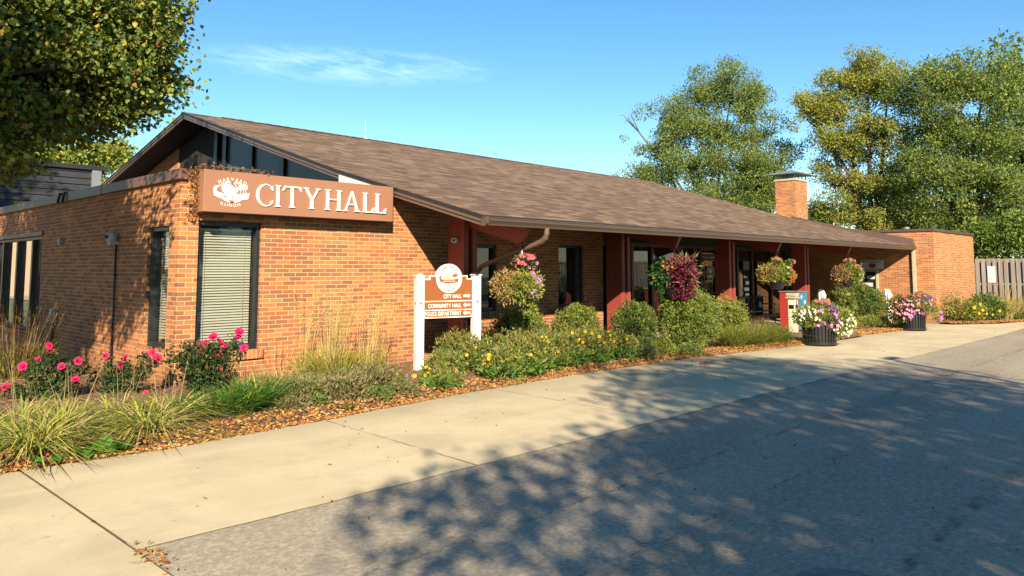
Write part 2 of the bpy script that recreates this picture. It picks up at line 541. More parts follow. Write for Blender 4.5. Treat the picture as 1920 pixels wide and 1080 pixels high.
sheet('ground', [(-250, -250), (450, -250), (450, 450), (-250, 450)], -.06, M['lawn'])
sheet('driveway', [(-2.56, -5.6), (60, -5.0), (60, -30), (-2.56, -30)], 0, M['asphalt'])
sheet('street', [(-14, -40), (-6.4, -40), (-6.4, 80), (-14, 80)], -.03, M['asphalt'])
sheet('sidewalk', [(-4.6, -30), (-2.575, -30), (-2.575, -2.9), (-4.6, -2.9)], .003, M['concrete'])
sheet('joint_soil', [(-2.59, -30), (-2.53, -30), (-2.53, -2.9), (-2.59, -2.9)], -.004, M['mulch'])
apron = [(-2.56, -5.775)] + [(x, -5.78 + rng.normal(0, .009)) for x in np.arange(-2.4, 22, .22)] + [(40, -5.2), (40, -4.9), (30.9, -4.95), (29.6, -5.1), (27, -4.6), (25.1, -3.6), (25.1, -1.4), (22.2, -1.4), (22, -2.5), (-2.56, -2.5)]
sheet('apron', apron, .007, M['concrete'])
sheet('walkway', [(14.4, -3.3), (17.3, -3.3), (17.3, -.4), (14.4, -.4)], .05, M['pavers'])
b = MB(); b.box(10.0, 25.1, -.5, 5, -.6, -.10)
o = b.build('porch_slab', M['concrete2']); o['kind'] = 'structure'

# planting beds: gently mounded sheets
EDGE = [(-9, -3.2), (-2.6, -3.22), (-1.47, -3.3), (.34, -3.14), (2.7, -2.83), (5.8, -2.66), (9.15, -2.72), (13.3, -3.16), (14.4, -3.2)]


def edge_y(x, E=EDGE):
    return float(np.interp(x, [e[0] for e in E], [e[1] for e in E]))


def bed(name, x0, x1, y_back, E, nx, ny, h=.07):
    b = MB(); V = []; F = []
    for i in range(nx + 1):
        x = x0 + (x1 - x0) * i / nx
        ye = edge_y(x, E) + .025 * math.sin(x * 7.1) + .02 * math.sin(x * 17.3 + 1)
        for j in range(ny + 1):
            f = j / ny
            y = ye + (y_back - ye) * f
            z = gz(x) + .012 + h * min(1, f * ny / 3.0) + (.015 * math.sin(x * 5 + y * 3) + .012 * math.sin(x * 11 - y * 13)) * min(1, f * 4)
            V.append((x, y, z))
    for i in range(nx):
        for j in range(ny):
            a = i * (ny + 1) + j
            F.append((a, a + ny + 1, a + ny + 2, a + 1))
    b.add(V, F)
    o = b.build(name, M['mulch'], smooth=True); o['kind'] = 'structure'
    return o


bed('planting_bed', -9, 14.4, .02, EDGE, 120, 18)
bed('side_bed', -9, -.0, 15, [(-9, 0), (0, 0)], 30, 30, .06)
EDGE2 = [(17.3, -3.05), (20.6, -3.25), (22.0, -2.9), (24.4, -1.6)]
bed('porch_bed', 17.3, 24.4, -.45, EDGE2, 40, 8, .06)
EDGE3 = [(25.4, -3.5), (26.5, -4.25), (28.5, -4.9), (30.8, -4.9)]
bed('corner_bed', 25.4, 30.8, -3.0, EDGE3, 30, 8, .06)
b = MB(); b.prism([(-.27 + .0, -8.80), (-.17, -8.755), (-.02, -8.79), (.05, -8.86), (.10, -9.0), (.02, -9.2), (-.2, -9.25), (-.36, -9.05)], 2, -.01, .02)  # low rounded grey brown patch on the drive
o = b.build('raised_patch', plain('patch_grey', (.19, .17, .15), .9, .25, 14, bump=.3)); o['kind'] = 'structure'

# ------------------------------------------------------------------ the building
HALL = empty('city_hall', (0, 0, 0), 'low brown brick civic building with a long shingled gable roof and red porch posts', 'building')


def roofz(y):                                  # top of the front roof slope
    P = [(-2.4, 2.525), (1.6, 3.59), (8.6, 5.70), (15.0, 4.16)]
    return float(np.interp(y, [p[0] for p in P], [p[1] for p in P]))


def wall(name, axis, plane, thick, a0, a1, z0, z1, openings, mat, parent=HALL):
    b = MB()
    A = sorted(set([a0, a1] + [o[0] for o in openings] + [o[1] for o in openings]))
    Z = sorted(set([z0, z1] + [o[2] for o in openings] + [o[3] for o in openings]))
    def P(a, d, z):
        return (a, plane + d, z) if axis == 'x' else (plane + d, a, z)
    for i in range(len(A) - 1):
        for j in range(len(Z) - 1):
            ca, cz = (A[i] + A[i + 1]) / 2, (Z[j] + Z[j + 1]) / 2
            if any(o[0] < ca < o[1] and o[2] < cz < o[3] for o in openings): continue
            for d in (0, thick):
                b.quad(P(A[i], d, Z[j]), P(A[i + 1], d, Z[j]), P(A[i + 1], d, Z[j + 1]), P(A[i], d, Z[j + 1]))
    for (p, q, r, s) in openings + [(a0, a1, z0, z1)]:
        for (u, v) in (((p, r), (q, r)), ((q, r), (q, s)), ((q, s), (p, s)), ((p, s), (p, r))):
            b.quad(P(u[0], 0, u[1]), P(v[0], 0, v[1]), P(v[0], thick, v[1]), P(u[0], thick, u[1]))
    return b.build(name, mat, parent)


W1 = (.269, 1.235, .50, 2.385); WA = (5.35, 6.295, .86, 2.165); WB = (8.215, 9.1, .84, 2.22)
S1 = (.344, 1.135, .55, 2.31); S2 = (6.56, 10.4, .42, 2.35)
wall('brick_wall', 'x', 0, .30, 0, 9.83, -.5, 2.94, [W1, WA, WB], M['brick'])
wall('brick_wall', 'y', 0, .30, .301, 14.7, -.5, 2.94, [S1, S2], M['brick'])
wall('brick_wall', 'y', 9.83, -.30, .301, 1.5, -.5, 2.94, [], M['brick'])
wall('brick_wall', 'y', 25.2, .30, -2.779, 12.0, -.6, 3.02, [], M['brick_far'])
wall('brick_wall', 'x', -3.08, .30, 25.2, 31.0, -.6, 3.02, [], M['brick_far'])
wall('brick_wall', 'y', 31.0, -.30, -2.779, 12.0, -.6, 3.02, [], M['brick_far'])
b = MB()                                        # thin metal edge of the wing roof
b.box(25.15, 31.05, -3.13, -3.0, 3.02, 3.115); b.box(25.15, 25.28, -3.0, 12, 3.021, 3.114); b.box(30.92, 31.05, -3.0, 12, 3.021, 3.114)
b.build('roof_edge', M['gutter'], HALL, bevel=.006)
b = MB(); b.box(25.28, 30.92, -3.0, 12, 2.9, 3.0); b.build('flat_roof', M['flatroof'], HALL)
b = MB(); b.box(.25, 4.3, .25, 14.7, 2.80, 2.90); b.build('flat_roof', M['flatroof'], HALL)
# parapet coping
b = MB()
b.box(-.05, .34, -.05, 3.1, 2.945, 3.10)
b.box(.34, 3.62, -.05, .32, 2.945, 3.10)
b.build('coping', M['coping'], HALL, bevel=.008)
b = MB(); b.box(-.055, .34, 3.105, 6.0, 2.94, 3.105); b.box(-.05, .34, 6.005, 9.6, 2.94, 3.10); b.box(-.052, .34, 9.605, 14.6, 2.94, 3.103)
b.build('coping', M['fascia'], HALL, bevel=.008)
# scupper conduit over the coping
for k in (0, .28):
    b = MB(); b.tube([(.2, 5.0 + k, 3.12), (-.08, 5.0 + k, 3.09), (-.10, 5.03 + k, 2.93)], .028, 8); b.build('roof_cable', M['darkmetal'], HALL, smooth=True)


def window(axis, plane, a0, a1, z0, z1, glass, mullions=(), blind=False, depth=.10, fw=.055, mw=.07, sill=True, into=1, blindz=None):
    """frame > bars, glass pane, blind ; built in a wall opening"""
    def bx(b, u0, u1, d0, d1, za, zb):
        lo, hi = sorted((plane + into * d0, plane + into * d1))
        if axis == 'x': b.box(u0, u1, lo, hi, za, zb)
        else: b.box(lo, hi, u0, u1, za, zb)
    b = MB()
    e = .002
    bx(b, a0 + e, a0 + fw, .05, depth + .06, z0 + e, z1 - e); bx(b, a1 - fw, a1 - e, .05, depth + .06, z0 + e, z1 - e)
    bx(b, a0 + fw, a1 - fw, .05, depth + .06, z1 - fw - .01, z1 - e); bx(b, a0 + fw, a1 - fw, .05, depth + .06, z0 + e, z0 + fw + .015)
    for m in mullions: bx(b, m - mw / 2, m + mw / 2, .03, depth + .05, z0 + fw + .015, z1 - fw - .01)
    f = b.build('window', M['bronze'], HALL, bevel=.006)
    b = MB()
    d = plane + into * (depth + .015)
    if axis == 'x': b.quad((a0 + .01, d, z0 + .01), (a1 - .01, d, z0 + .01), (a1 - .01, d, z1 - .01), (a0 + .01, d, z1 - .01))
    else: b.quad((d, a0 + .01, z0 + .01), (d, a1 - .01, z0 + .01), (d, a1 - .01, z1 - .01), (d, a0 + .01, z1 - .01))
    b.build('pane', glass, f)
    if blind:
        b = MB()
        zt, zb_ = blindz or (z1 - .14, z0 + .075)
        n = int((zt - zb_) / .0395)
        for k in range(n):
            z = zt - (k + .5) * (zt - zb_) / n
            da, db = depth + .06, depth + .085
            dz = .0148
            jit = .002 * math.sin(k * 2.3)
            pa, pb = plane + into * da, plane + into * db
            q = [(a0 + .075, pa, z - dz + jit), (a1 - .075, pa, z - dz + jit * .3), (a1 - .075, pb, z + dz), (a0 + .075, pb, z + dz)]
            if axis != 'x': q = [(p[1], p[0], p[2]) for p in q]
            b.quad(*q)
        for tt in (.18, .8):
            u = a0 + (a1 - a0) * tt
            bx(b, u, u + .006, depth + .052, depth + .056, zb_, zt)
        bx(b, a0 + .075, a1 - .075, depth + .05, depth + .09, zt, zt + .035)
        b.build('blind', M['blind'], f)
    return f


window('x', 0, *W1, M['glass'], blind=True, depth=.12)
window('y', 0, *S1, M['glass'], blind=True, depth=.12, blindz=(2.12, .66))
window('x', 0, *WA, M['glass_dark'], blind=True, depth=.10)
window('x', 0, *WB, M['glass_dark'], mullions=(8.93,), blind=True, depth=.10, mw=.10)
window('y', 0, *S2, M['glass_side'], mullions=(7.38, 8.55, 9.72), depth=.10, mw=.11)
b = MB(); b.box(-.03, -.001, 6.5, 10.46, 2.352, 2.44); b.build('window_head', M['fascia'], HALL, bevel=.004)
# room behind the glass
b = MB()
b.box(.32, 4.2, 3.0, 3.05, 0, 2.78); b.box(4.2, 4.25, .32, 3.0, 0, 2.78); b.box(.32, 9.5, 1.6, 1.62, 0, 2.75)
b.box(1.5, 1.55, 6.0, 11.5, 0, 2.78)
b.build('room_partition', M['roomwall'], HALL)
# brick sills
for q in ((W1[0] - .06, W1[1] + .06, -.045, .10, W1[2] - .137, W1[2] - .002), (-.045, .10, S1[0] - .12, S1[1] + .17, S1[2] - .137, S1[2] - .002),
          (WA[0] - .05, WA[1] + .05, -.03, .10, WA[2] - .135, WA[2] - .002), (WB[0] - .05, WB[1] + .05, -.03, .10, WB[2] - .135, WB[2] - .002)):
    b = MB(); b.box(*q); b.build('window_sill', M['soldier'], HALL, bevel=.006)

# gable roof
XL, XR = 3.545, 25.12
ROOF = MB()
prof = [(-2.46, 2.508), (1.6, 3.59), (8.6, 5.70), (15.0, 4.16)]
TH = .05
for (ya, za), (yb, zb) in zip(prof[:-1], prof[1:]):
    n = 1
    ROOF.quad((XL - .02, ya, za), (XR, ya, za - .008), (XR, yb, zb + .012), (XL - .02, yb, zb))
    ROOF.quad((XL - .02, ya, za - TH), (XL - .02, yb, zb - TH), (XR, yb, zb - TH), (XR, ya, za - TH))
    ROOF.quad((XL - .02, ya, za - TH), (XL - .02, ya, za), (XL - .02, yb, zb), (XL - .02, yb, zb - TH), mi=1)
    ROOF.quad((XR, ya, za - TH), (XR, yb, zb - TH), (XR, yb, zb), (XR, ya, za), mi=1)
ROOF.quad((XL - .02, -2.46, 2.508 - TH), (XR, -2.46, 2.5 - TH), (XR, -2.46, 2.5), (XL - .02, -2.46, 2.508), mi=1)
roof = ROOF.build('gable_roof', [M['shingle'], M['darkmetal']], HALL)
b = MB()                                        # ridge cap shingles
x = XL + 1.0
while x < XR:
    for sgn, sl in ((-1, -.3014), (1, -.2406)):
        y0, y1 = 8.6, 8.6 + sgn * .16
        z1 = 5.705 + .16 * sl
        b.quad((x, y0, 5.722), (x + .30, y0, 5.735), (x + .30, y1, z1 + .022), (x, y1, z1 + .012))
    x += .28
b.build('ridge_cap', M['shingle'], roof)
# soffit / roof deck seen from below
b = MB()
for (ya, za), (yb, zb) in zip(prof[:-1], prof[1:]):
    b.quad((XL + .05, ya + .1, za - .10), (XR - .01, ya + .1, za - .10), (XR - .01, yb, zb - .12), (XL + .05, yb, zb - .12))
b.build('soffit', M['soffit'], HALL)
# two-step rake fascia at the near gable
b = MB()
for (ya, za), (yb, zb) in zip(prof[:-1], prof[1:]):
    for d0, d1, x0, x1, mi in ((.045, .056, -.036, .05, 1), (.056, .110, -.024, .05, 0), (.113, .172, .0, .05, 0)):
        b.add([(XL + x0, ya, za - d0), (XL + x1, ya, za - d0), (XL + x1, yb, zb - d0), (XL + x0, yb, zb - d0),
               (XL + x0, ya, za - d1), (XL + x1, ya, za - d1), (XL + x1, yb, zb - d1), (XL + x0, yb, zb - d1)],
              [(0, 1, 2, 3), (7, 6, 5, 4), (0, 3, 7, 4), (1, 5, 6, 2), (0, 4, 5, 1), (3, 2, 6, 7)], mi=mi)
b.build('rake_fascia', [M['fascia'], M['darkmetal']], HALL)
# eave fascia and K-style gutter
b = MB(); b.prism([(-2.405, 2.36), (-2.37, 2.36), (-2.37, 2.45), (-2.405, 2.45)], 0, XL + .06, XR - .005); b.build('eave_fascia', M['gutter'], HALL)
b = MB()
gp = [(-2.41, 2.47), (-2.41, 2.352), (-2.49, 2.352), (-2.497, 2.375), (-2.515, 2.40), (-2.535, 2.425), (-2.54, 2.455), (-2.55, 2.47), (-2.535, 2.478), (-2.525, 2.468)]
b.prism(gp, 0, XL + .01, XR + .04)
b.prism([(-2.415, 2.475), (-2.555, 2.482), (-2.56, 2.38), (-2.50, 2.335), (-2.415, 2.34)], 0, XL - .03, XL + .008)
gut = b.build('gutter', M['gutter'], HALL, bevel=.003)
# front downspout: ribbed elbow under the gutter, then back to the post
b = MB()
path = [(4.98, -2.47, 2.36), (4.98, -2.47, 2.27), (4.98, -2.44, 2.20), (4.98, -2.36, 2.145), (4.98, -2.24, 2.105), (4.98, -2.05, 2.055), (4.98, -1.7, 1.965), (4.98, -1.2, 1.82), (4.98, -.93, 1.73), (4.985, -.80, 1.62), (4.985, -.78, 1.4), (4.985, -.78, -.05)]
b.tube(path, .043, 10)
for i, tt in enumerate(np.linspace(0, 1, 13)):
    k = 1 + tt * 3.0; i0 = int(k); f = k - i0
    p = Vector(path[i0]).lerp(Vector(path[i0 + 1]), f); d = (Vector(path[i0 + 1]) - Vector(path[i0])).normalized() * .006
    b.tube([p - d, p + d], .048, 10)
b.build('downspout', M['fascia'], HALL, smooth=False)
# far downspout on the wing wall
b = MB()
b.box(25.09, 25.19, -2.49, -2.38, -.2, 2.35)
for z in (.5, 1.6): b.box(25.08, 25.198, -2.50, -2.37, z, z + .03)
b.build('downspout', M['tan'], HALL, bevel=.008)
b = MB()                                        # tapered metal flashing along the far rake
b.add([(XR + .002, -2.52, 2.44), (XR + .002, -2.43, 2.75), (XR + .002, -1.1, 3.07), (XR + .002, -.1, 3.25), (XR + .002, 2.0, 3.80), (XR + .002, 2.0, 3.6),
       (25.195, -2.52, 2.44), (25.195, -2.43, 2.75), (25.195, -1.1, 3.07), (25.195, -.1, 3.25), (25.195, 2.0, 3.80), (25.195, 2.0, 3.6)],
      [(0, 1, 2, 3, 4, 5), (11, 10, 9, 8, 7, 6)] + [(i, i + 6, (i + 1) % 6 + 6, (i + 1) % 6) for i in range(6)])
b.build('rake_flashing', M['fascia'], HALL)

# gable end wall, recessed behind the rake
def under(y): return roofz(y) - .13
b = MB()
def gpoly(b, x, ya, yb, z0, mi=0, dz=0.0, step=.7):
    ys = [ya] + [y for y in (1.6, 8.6) if ya < y < yb] + [yb]
    pts = [(ya, z0)] + [(yb, z0)] + [(y, max(z0 + .01, under(y) - dz)) for y in reversed(ys)]
    b.prism(pts, 0, x, x + .1, mi=mi)
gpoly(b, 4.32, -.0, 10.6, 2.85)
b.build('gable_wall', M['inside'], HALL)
b = MB(); gpoly(b, 4.27, 10.6, 14.6, 2.85); b.build('gable_wall', M['brick'], HALL)
M['frost'] = plain('frosted_pane', (.065, .070, .080), .35, .2, 1.2)
for ya, yb in ((6.42, 7.62), (4.95, 6.2), (2.4, 4.72)):
    b = MB(); pts = [(ya, 3.0), (yb, 3.0), (yb, under(yb) - .22), (ya, under(ya) - .22)]
    b.prism(pts, 0, 4.285, 4.31); b.build('gable_pane', M['frost'], HALL)
for y in (6.31, 4.83, 7.70, 8.2, 2.3):
    b = MB(); b.box(4.22, 4.31, y - .09, y + .09, 2.9, under(y) - .05); b.build('gable_mullion', M['bronze'], HALL)
b = MB(); b.prism([(.30, roofz(.30) - .30), (1.43, roofz(1.43) - .30), (1.43, roofz(1.43) - .09), (.30, roofz(.30) - .09)], 0, XL - .03, XL - .004); b.build('bare_board', M['white'], HALL)
# taller rear wing: dark lap siding with a white corner board
b = MB()
for k in range(10):
    z = 2.9 + k * .195
    b.add([(.02, 14.66, z), (3.46, 14.66, z), (3.46, 14.70, z + .195), (.02, 14.70, z + .195), (.02, 14.72, z), (3.46, 14.72, z)], [(0, 1, 2, 3), (0, 4, 5, 1)])
b.quad((.03, 14.70, -.5), (.03, 24, -.5), (.03, 24, 4.75), (.03, 14.70, 4.75))
b.build('lap_siding', M['siding'], HALL)
b = MB(); b.box(-.1, 3.72, 14.58, 14.75, 4.72, 4.86); b.box(-.1, 3.7, 14.75, 24, 4.70, 4.84); b.build('roof_edge', M['darkmetal'], HALL, bevel=.01)
b = MB(); b.box(3.30, 3.56, 14.60, 14.657, 2.9, 4.72); b.box(3.30, 3.56, 14.657, 24, 2.9, 4.70); b.build('corner_board', M['galv'], HALL)
b = MB(); b.quad((9.83, 12.2, -.5), (25.3, 12.2, -.5), (25.3, 12.2, 3.2), (9.83, 12.2, 3.2)); b.quad((3.7, 14.9, -.5), (25.3, 14.9, -.5), (25.3, 14.9, 4.2), (3.7, 14.9, 4.2)); b.build('rear_wall', M['inside'], HALL)

# red posts and the outriggers they carry
for cx, x1 in ((4.76, 5.09), (9.60, 9.935), (14.645, 14.98), (19.73, 20.07)):
    b = MB()
    g = gz(cx) - .3
    w = (x1 - cx - .10) / 2
    for xa, xb in ((cx, cx + w), (x1 - w, x1)):
        b.prism([(-.70, g), (-.27, g), (-.27, under(-.27) + .02), (-.70, under(-.70) + .02)], 0, xa, xb)
    b.box(cx + w, x1 - w, -.60, -.37, g, 2.7)
    post = b.build('porch_post', M['red'], HALL, bevel=.006)
    b = MB()
    m0, m1 = cx + w + .003, x1 - w - .003
    b.prism([(-.25, 2.55), (-.72, 2.435), (-1.915, 2.115), (-2.0, 2.135), (-2.11, 2.36), (-2.11, under(-2.11) + .03), (-.25, under(-.25) + .02)], 0, m0, m1)
    b.build('outrigger', M['red'], HALL, bevel=.005)
    b = MB(); b.box(m0 - .012, m1 + .012, -2.03, -1.87, 2.098, 2.112); b.box(m0 + .02, m1 - .02, -1.965, -1.945, 2.02, 2.098)
    b.build('hanger_plate', M['red'], HALL)

# storefront between the wings
SY = 1.5
b = MB()
ms = [9.9, 11.98, 13.16, 14.17, 15.6, 16.55, 16.95, 18.1, 19.4, 20.5, 22.0, 23.3, 24.6, 25.1]
for m in ms: b.box(m - .055, m + .055, SY - .05, SY + .07, -.1, 2.42)
b.box(9.85, 25.19, SY - .045, SY + .065, 2.32, 2.42); b.box(9.85, 25.19, SY - .045, SY + .065, -.1, .06)
b.box(16.95, 18.1, SY - .045, SY + .065, 2.06, 2.16)
sf = b.build('storefront', M['bronze'], HALL, bevel=.006)
b = MB(); b.quad((9.85, SY + .02, 0), (25.19, SY + .02, 0), (25.19, SY + .02, 2.4), (9.85, SY + .02, 2.4)); b.build('pane', M['glass_dark'], sf)
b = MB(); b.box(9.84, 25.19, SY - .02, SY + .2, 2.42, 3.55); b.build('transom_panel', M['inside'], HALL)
b = MB(); b.box(9.84, 25.19, 5.0, 5.1, -.2, 3.4); b.build('room_partition', M['roomwall'], HALL)
# entrance door leaf with bar handle and round badge
b = MB()
b.box(17.02, 17.12, SY - .075, SY - .052, -.05, 2.04); b.box(17.94, 18.04, SY - .075, SY - .052, -.05, 2.04)
b.box(17.12, 17.94, SY - .075, SY - .052, 1.94, 2.04); b.box(17.12, 17.94, SY - .075, SY - .052, -.05, .15)
b.box(17.12, 17.94, SY - .07, SY - .055, .88, .94)
door = b.build('entrance_door', M['bronze'], HALL, bevel=.005)
b = MB(); b.tube([(17.9, SY - .08, .75), (17.9, SY - .14, .78), (17.9, SY - .14, 1.2), (17.9, SY - .08, 1.23)], .014, 8); b.build('handle', M['galv'], door, smooth=True)


def disc(b, cx, cz, rx, rz, y0, y1, n=32, mi=0):
    b.prism([(cx + rx * math.cos(2 * math.pi * k / n), cz + rz * math.sin(2 * math.pi * k / n)) for k in range(n)], 1, y0, y1, mi=mi)


def ring(b, cx, cz, rx, rz, w, y0, y1, n=32, a0=0, a1=2 * math.pi, mi=0):
    for k in range(n):
        t0 = a0 + (a1 - a0) * k / n; t1 = a0 + (a1 - a0) * (k + 1) / n
        p = [(cx + rx * math.cos(t0), cz + rz * math.sin(t0)), (cx + rx * math.cos(t1), cz + rz * math.sin(t1)),
             (cx + (rx - w) * math.cos(t1), cz + (rz - w) * math.sin(t1)), (cx + (rx - w) * math.cos(t0), cz + (rz - w) * math.sin(t0))]
        b.prism(p, 1, y0, y1, mi=mi)


b = MB()
disc(b, 17.42, 1.54, .27, .27, SY - .09, SY - .078, mi=0)
ring(b, 17.42, 1.54, .25, .25, .022, SY - .096, SY - .091, mi=1)
disc(b, 17.42, 1.62, .12, .09, SY - .096, SY - .091, 16, mi=1); disc(b, 17.42, 1.44, .15, .05, SY - .096, SY - .091, 16, mi=1)
b.build('badge', [M['black'], M['grey']], door)

# chimney
b = MB(); b.box(29.0, 30.3, 3.41, 4.36, 2.9, 5.70); ch = b.build('chimney', M['brick_far'], HALL)
b = MB(); b.box(28.96, 30.34, 3.37, 4.40, 5.70, 5.78); b.build('chimney_crown', M['concrete2'], ch, bevel=.01)
b = MB()
for xx in (29.05, 29.45, 29.85, 30.25):
    for yy in (3.45, 4.32): b.box(xx - .02, xx + .02, yy - .02, yy + .02, 5.78, 6.02)
x0, x1, y0, y1 = 28.72, 30.58, 3.13, 4.64
V = [(x0, y0, 6.0), (x1, y0, 6.0), (x1, y1, 6.0), (x0, y1, 6.0), (x0, y0, 6.02), (x1, y0, 6.02), (x1, y1, 6.02), (x0, y1, 6.02),
     (29.3, 3.65, 6.2), (30.0, 3.65, 6.2), (30.0, 4.1, 6.2), (29.3, 4.1, 6.2)]
b.add(V, [(3, 2, 1, 0), (0, 1, 5, 4), (1, 2, 6, 5), (2, 3, 7, 6), (3, 0, 4, 7), (4, 5, 9, 8), (5, 6, 10, 9), (6, 7, 11, 10), (7, 4, 8, 11), (8, 9, 10, 11)])
b.build('chimney_cap', M['galv'], ch)
b = MB(); b.lathe([(.10, 0), (.10, .34), (.13, .34), (.13, .40), (.0001, .42)], (29.5, -1.0, 3.0), 14)
tag(b.build('roof_vent', M['galv'], smooth=False), 'short galvanised vent pipe on the flat roof of the brick wing', 'roof vent')
# drive-up drawer window on the wing wall
b = MB()
b.box(25.12, 25.195, -1.21, -1.12, .3, 1.66); b.box(25.12, 25.195, -.70, -.62, .3, 1.66); b.box(25.12, 25.195, -1.12, -.70, 1.58, 1.66); b.box(25.12, 25.195, -1.12, -.70, .3, .5)
dw = b.build('service_window', M['tan'], HALL, bevel=.006)
b = MB(); b.box(25.17, 25.19, -1.12, -.70, .5, 1.58); b.build('pane', plain('window_film', (.02, .022, .026), .2, .2), dw)
b = MB()
for z0, z1, ya, yb in ((1.3, 1.42, -1.08, -.8), (1.02, 1.16, -1.0, -.74), (.76, .9, -1.06, -.82), (.55, .66, -1.02, -.76)): b.box(25.155, 25.168, ya, yb, z0, z1)
b.build('notice', M['paper'], dw)

# ------------------------------------------------------------------ lettering
_GC = {}


def glyph(ch, bold=False):
    key = (ch, bold)
    if key not in _GC:
        cu = bpy.data.curves.new('letter', 'FONT'); cu.body = ch; cu.size = 1.0
        if bold: cu.offset = .012 if bold is True else bold
        ob = bpy.data.objects.new('letter', cu)
        me = bpy.data.meshes.new_from_object(ob)
        V = np.array([v.co[:] for v in me.vertices]) if len(me.vertices) else np.zeros((0, 3))
        F = [tuple(p.vertices) for p in me.polygons]
        bpy.data.objects.remove(ob); bpy.data.curves.remove(cu); bpy.data.meshes.remove(me)
        _GC[key] = (V, F)
    return _GC[key]


def put(b, V2, F, T, col=None, mi=0):
    """V2 (n,2) glyph points -> T maps (u,v) to 3D"""
    b.add([T(u, v) for u, v in V2], F, col, mi)


def text_line(b, s, x, z, h, y, width=None, align='l', bold=True, mi=0, gap=.09, space=.32):
    items = []; cur = 0.0
    for ch in s:
        if ch == ' ': cur += space; continue
        V, F = glyph(ch, bold)
        lo, hi = V[:, 0].min(), V[:, 0].max()
        items.append((V[:, :2] - [lo, 0], F, cur)); cur += hi - lo + gap
    cur -= gap
    cap = .73
    k = h / cap
    kx = k if width is None else width / cur
    off = 0 if align == 'l' else (-cur * kx if align == 'r' else -cur * kx / 2)
    for V, F, c in items:
        put(b, V, F, lambda u, v: (x + off + (c + u) * kx, y, z + v * k), mi=mi)


def text_arc(b, s, cx, cz, rx, rz, a0, a1, h, y, inward=False, bold=True, mi=0):
    ws = [glyph(ch, bold)[0] for ch in s]
    wd = [V[:, 0].max() - V[:, 0].min() for V in ws]
    tot = sum(wd) + .14 * (len(s) - 1); cur = 0
    k = h / .73
    for ch, V, w in zip(s, ws, wd):
        f = (cur + w / 2) / tot; cur += w + .14
        a = a0 + (a1 - a0) * f
        px, pz = cx + rx * math.cos(a), cz + rz * math.sin(a)
        up = Vector((math.cos(a), math.sin(a))) * (-1 if inward else 1)
        ri = Vector((up.y, -up.x))
        mid = (V[:, 0].max() + V[:, 0].min()) / 2
        put(b, V[:, :2], glyph(ch, bold)[1], lambda u, v: (px + ri.x * (u - mid) * k + up.x * v * k, y, pz + ri.y * (u - mid) * k + up.y * v * k), mi=mi)


def flat(b, pts, y, mi=0, th=.003):
    b.prism(pts, 1, y, y + th, mi=mi)


RIB = [(-.282, .043), (-.26, .072), (-.204, .093), (-.227, .047), (-.232, .001), (-.177, -.017), (-.081, -.026), (.038, -.026), (.159, -.012), (.268, .007), (.242, -.085), (.132, -.107), (.011, -.115), (-.1, -.115), (-.189, -.092), (-.266, -.062)]
RBK = [(.125, .115), (.228, .12), (.237, .091), (.223, .053), (.142, .043), (.044, .039), (.08, .079)]
BLOB = [(-.155, .089), (-.13, .109), (-.086, .116), (-.026, .11), (.012, .088), (.036, .061), (.073, .071), (.096, .051), (.082, .013), (.053, -.022), (-.022, -.024), (-.103, -.02), (-.141, .004), (-.161, .052)]


def emblem(b, cx, cz, k, y, ribbon=0, back=0, blob=0, lines=0, words=0, motto=1, kx=1.0, around=False):
    T = lambda L: [(cx + p[0] * k * kx, cz + p[1] * k) for p in L]
    d = .0012
    flat(b, T(RIB), y - 2 * d, ribbon); flat(b, T(RBK), y - 1 * d, back); flat(b, T(BLOB), y - 1.4 * d, blob)
    for rx, a, e in ((.225, .15 * math.pi, .88 * math.pi), (.15, .1 * math.pi, .9 * math.pi), (.07, .15 * math.pi, .85 * math.pi)):
        ring(b, cx, cz + .005 * k, rx * k * kx, .155 * k, .010 * k, y, y + .002, 26, a, e, mi=lines)
    for rx, a, e in ((.20, 1.18 * math.pi, 1.82 * math.pi), (.12, 1.2 * math.pi, 1.8 * math.pi)):
        ring(b, cx, cz + .005 * k, rx * k * kx, .155 * k, .010 * k, y, y + .002, 20, a, e, mi=lines)
    for xx in (.12, .165, .2): b.box(cx + xx * k * kx, cx + (xx + .008) * k * kx, y, y + .002, cz - .015 * k, cz + .05 * k, mi=lines)
    if not around:
        text_arc(b, 'HARVARD', cx, cz - .238 * k, .40 * k, .40 * k, math.radians(120), math.radians(60), .050 * k, y - d, mi=words)
        text_arc(b, 'ILLINOIS', cx - .01 * k, cz + .30 * k, .508 * k, .508 * k, math.radians(251), math.radians(287), .043 * k, y - d, inward=True, mi=words)
    else:
        text_arc(b, 'HARVARD', cx, cz, .172, .172, math.radians(136), math.radians(44), .040, y - d, bold=.030, mi=words)
        text_arc(b, 'ILLINOIS', cx, cz, .208, .208, math.radians(236), math.radians(304), .038, y - d, inward=True, bold=.030, mi=words)
    text_line(b, 'HOME OF MILK DAYS', cx - .005 * k, cz - .078 * k, .030 * k, y - 3.2 * d, width=.33 * k * kx, align='c', bold=.010, mi=motto)


# ------------------------------------------------------------------ CITY HALL wall sign
SG = empty('wall_sign', (.20, 0, 2.49), 'long tan brown panel sign with white CITY HALL lettering over the corner window', 'sign')
off = (.20, 0, 2.49)
b = MB(); b.box(.20, 3.49, -.28, -.002, 2.493, 3.09); b.build('panel', M['signbrown'], SG, bevel=.006, local=off)
b = MB(); b.box(.203, 3.487, -.262, -.01, 2.482, 2.4925); b.box(.3, 3.4, -.2, -.05, 2.47, 2.4815); b.build('frame', M['darkmetal'], SG, local=off)
b = MB(); YS = [-.292]


def pc(pts):
    YS[0] -= .0003
    b.prism(pts, 1, YS[0], -.2805)


def bar(x0, x1, z0, z1): pc([(x0, z0), (x1, z0), (x1, z1), (x0, z1)])


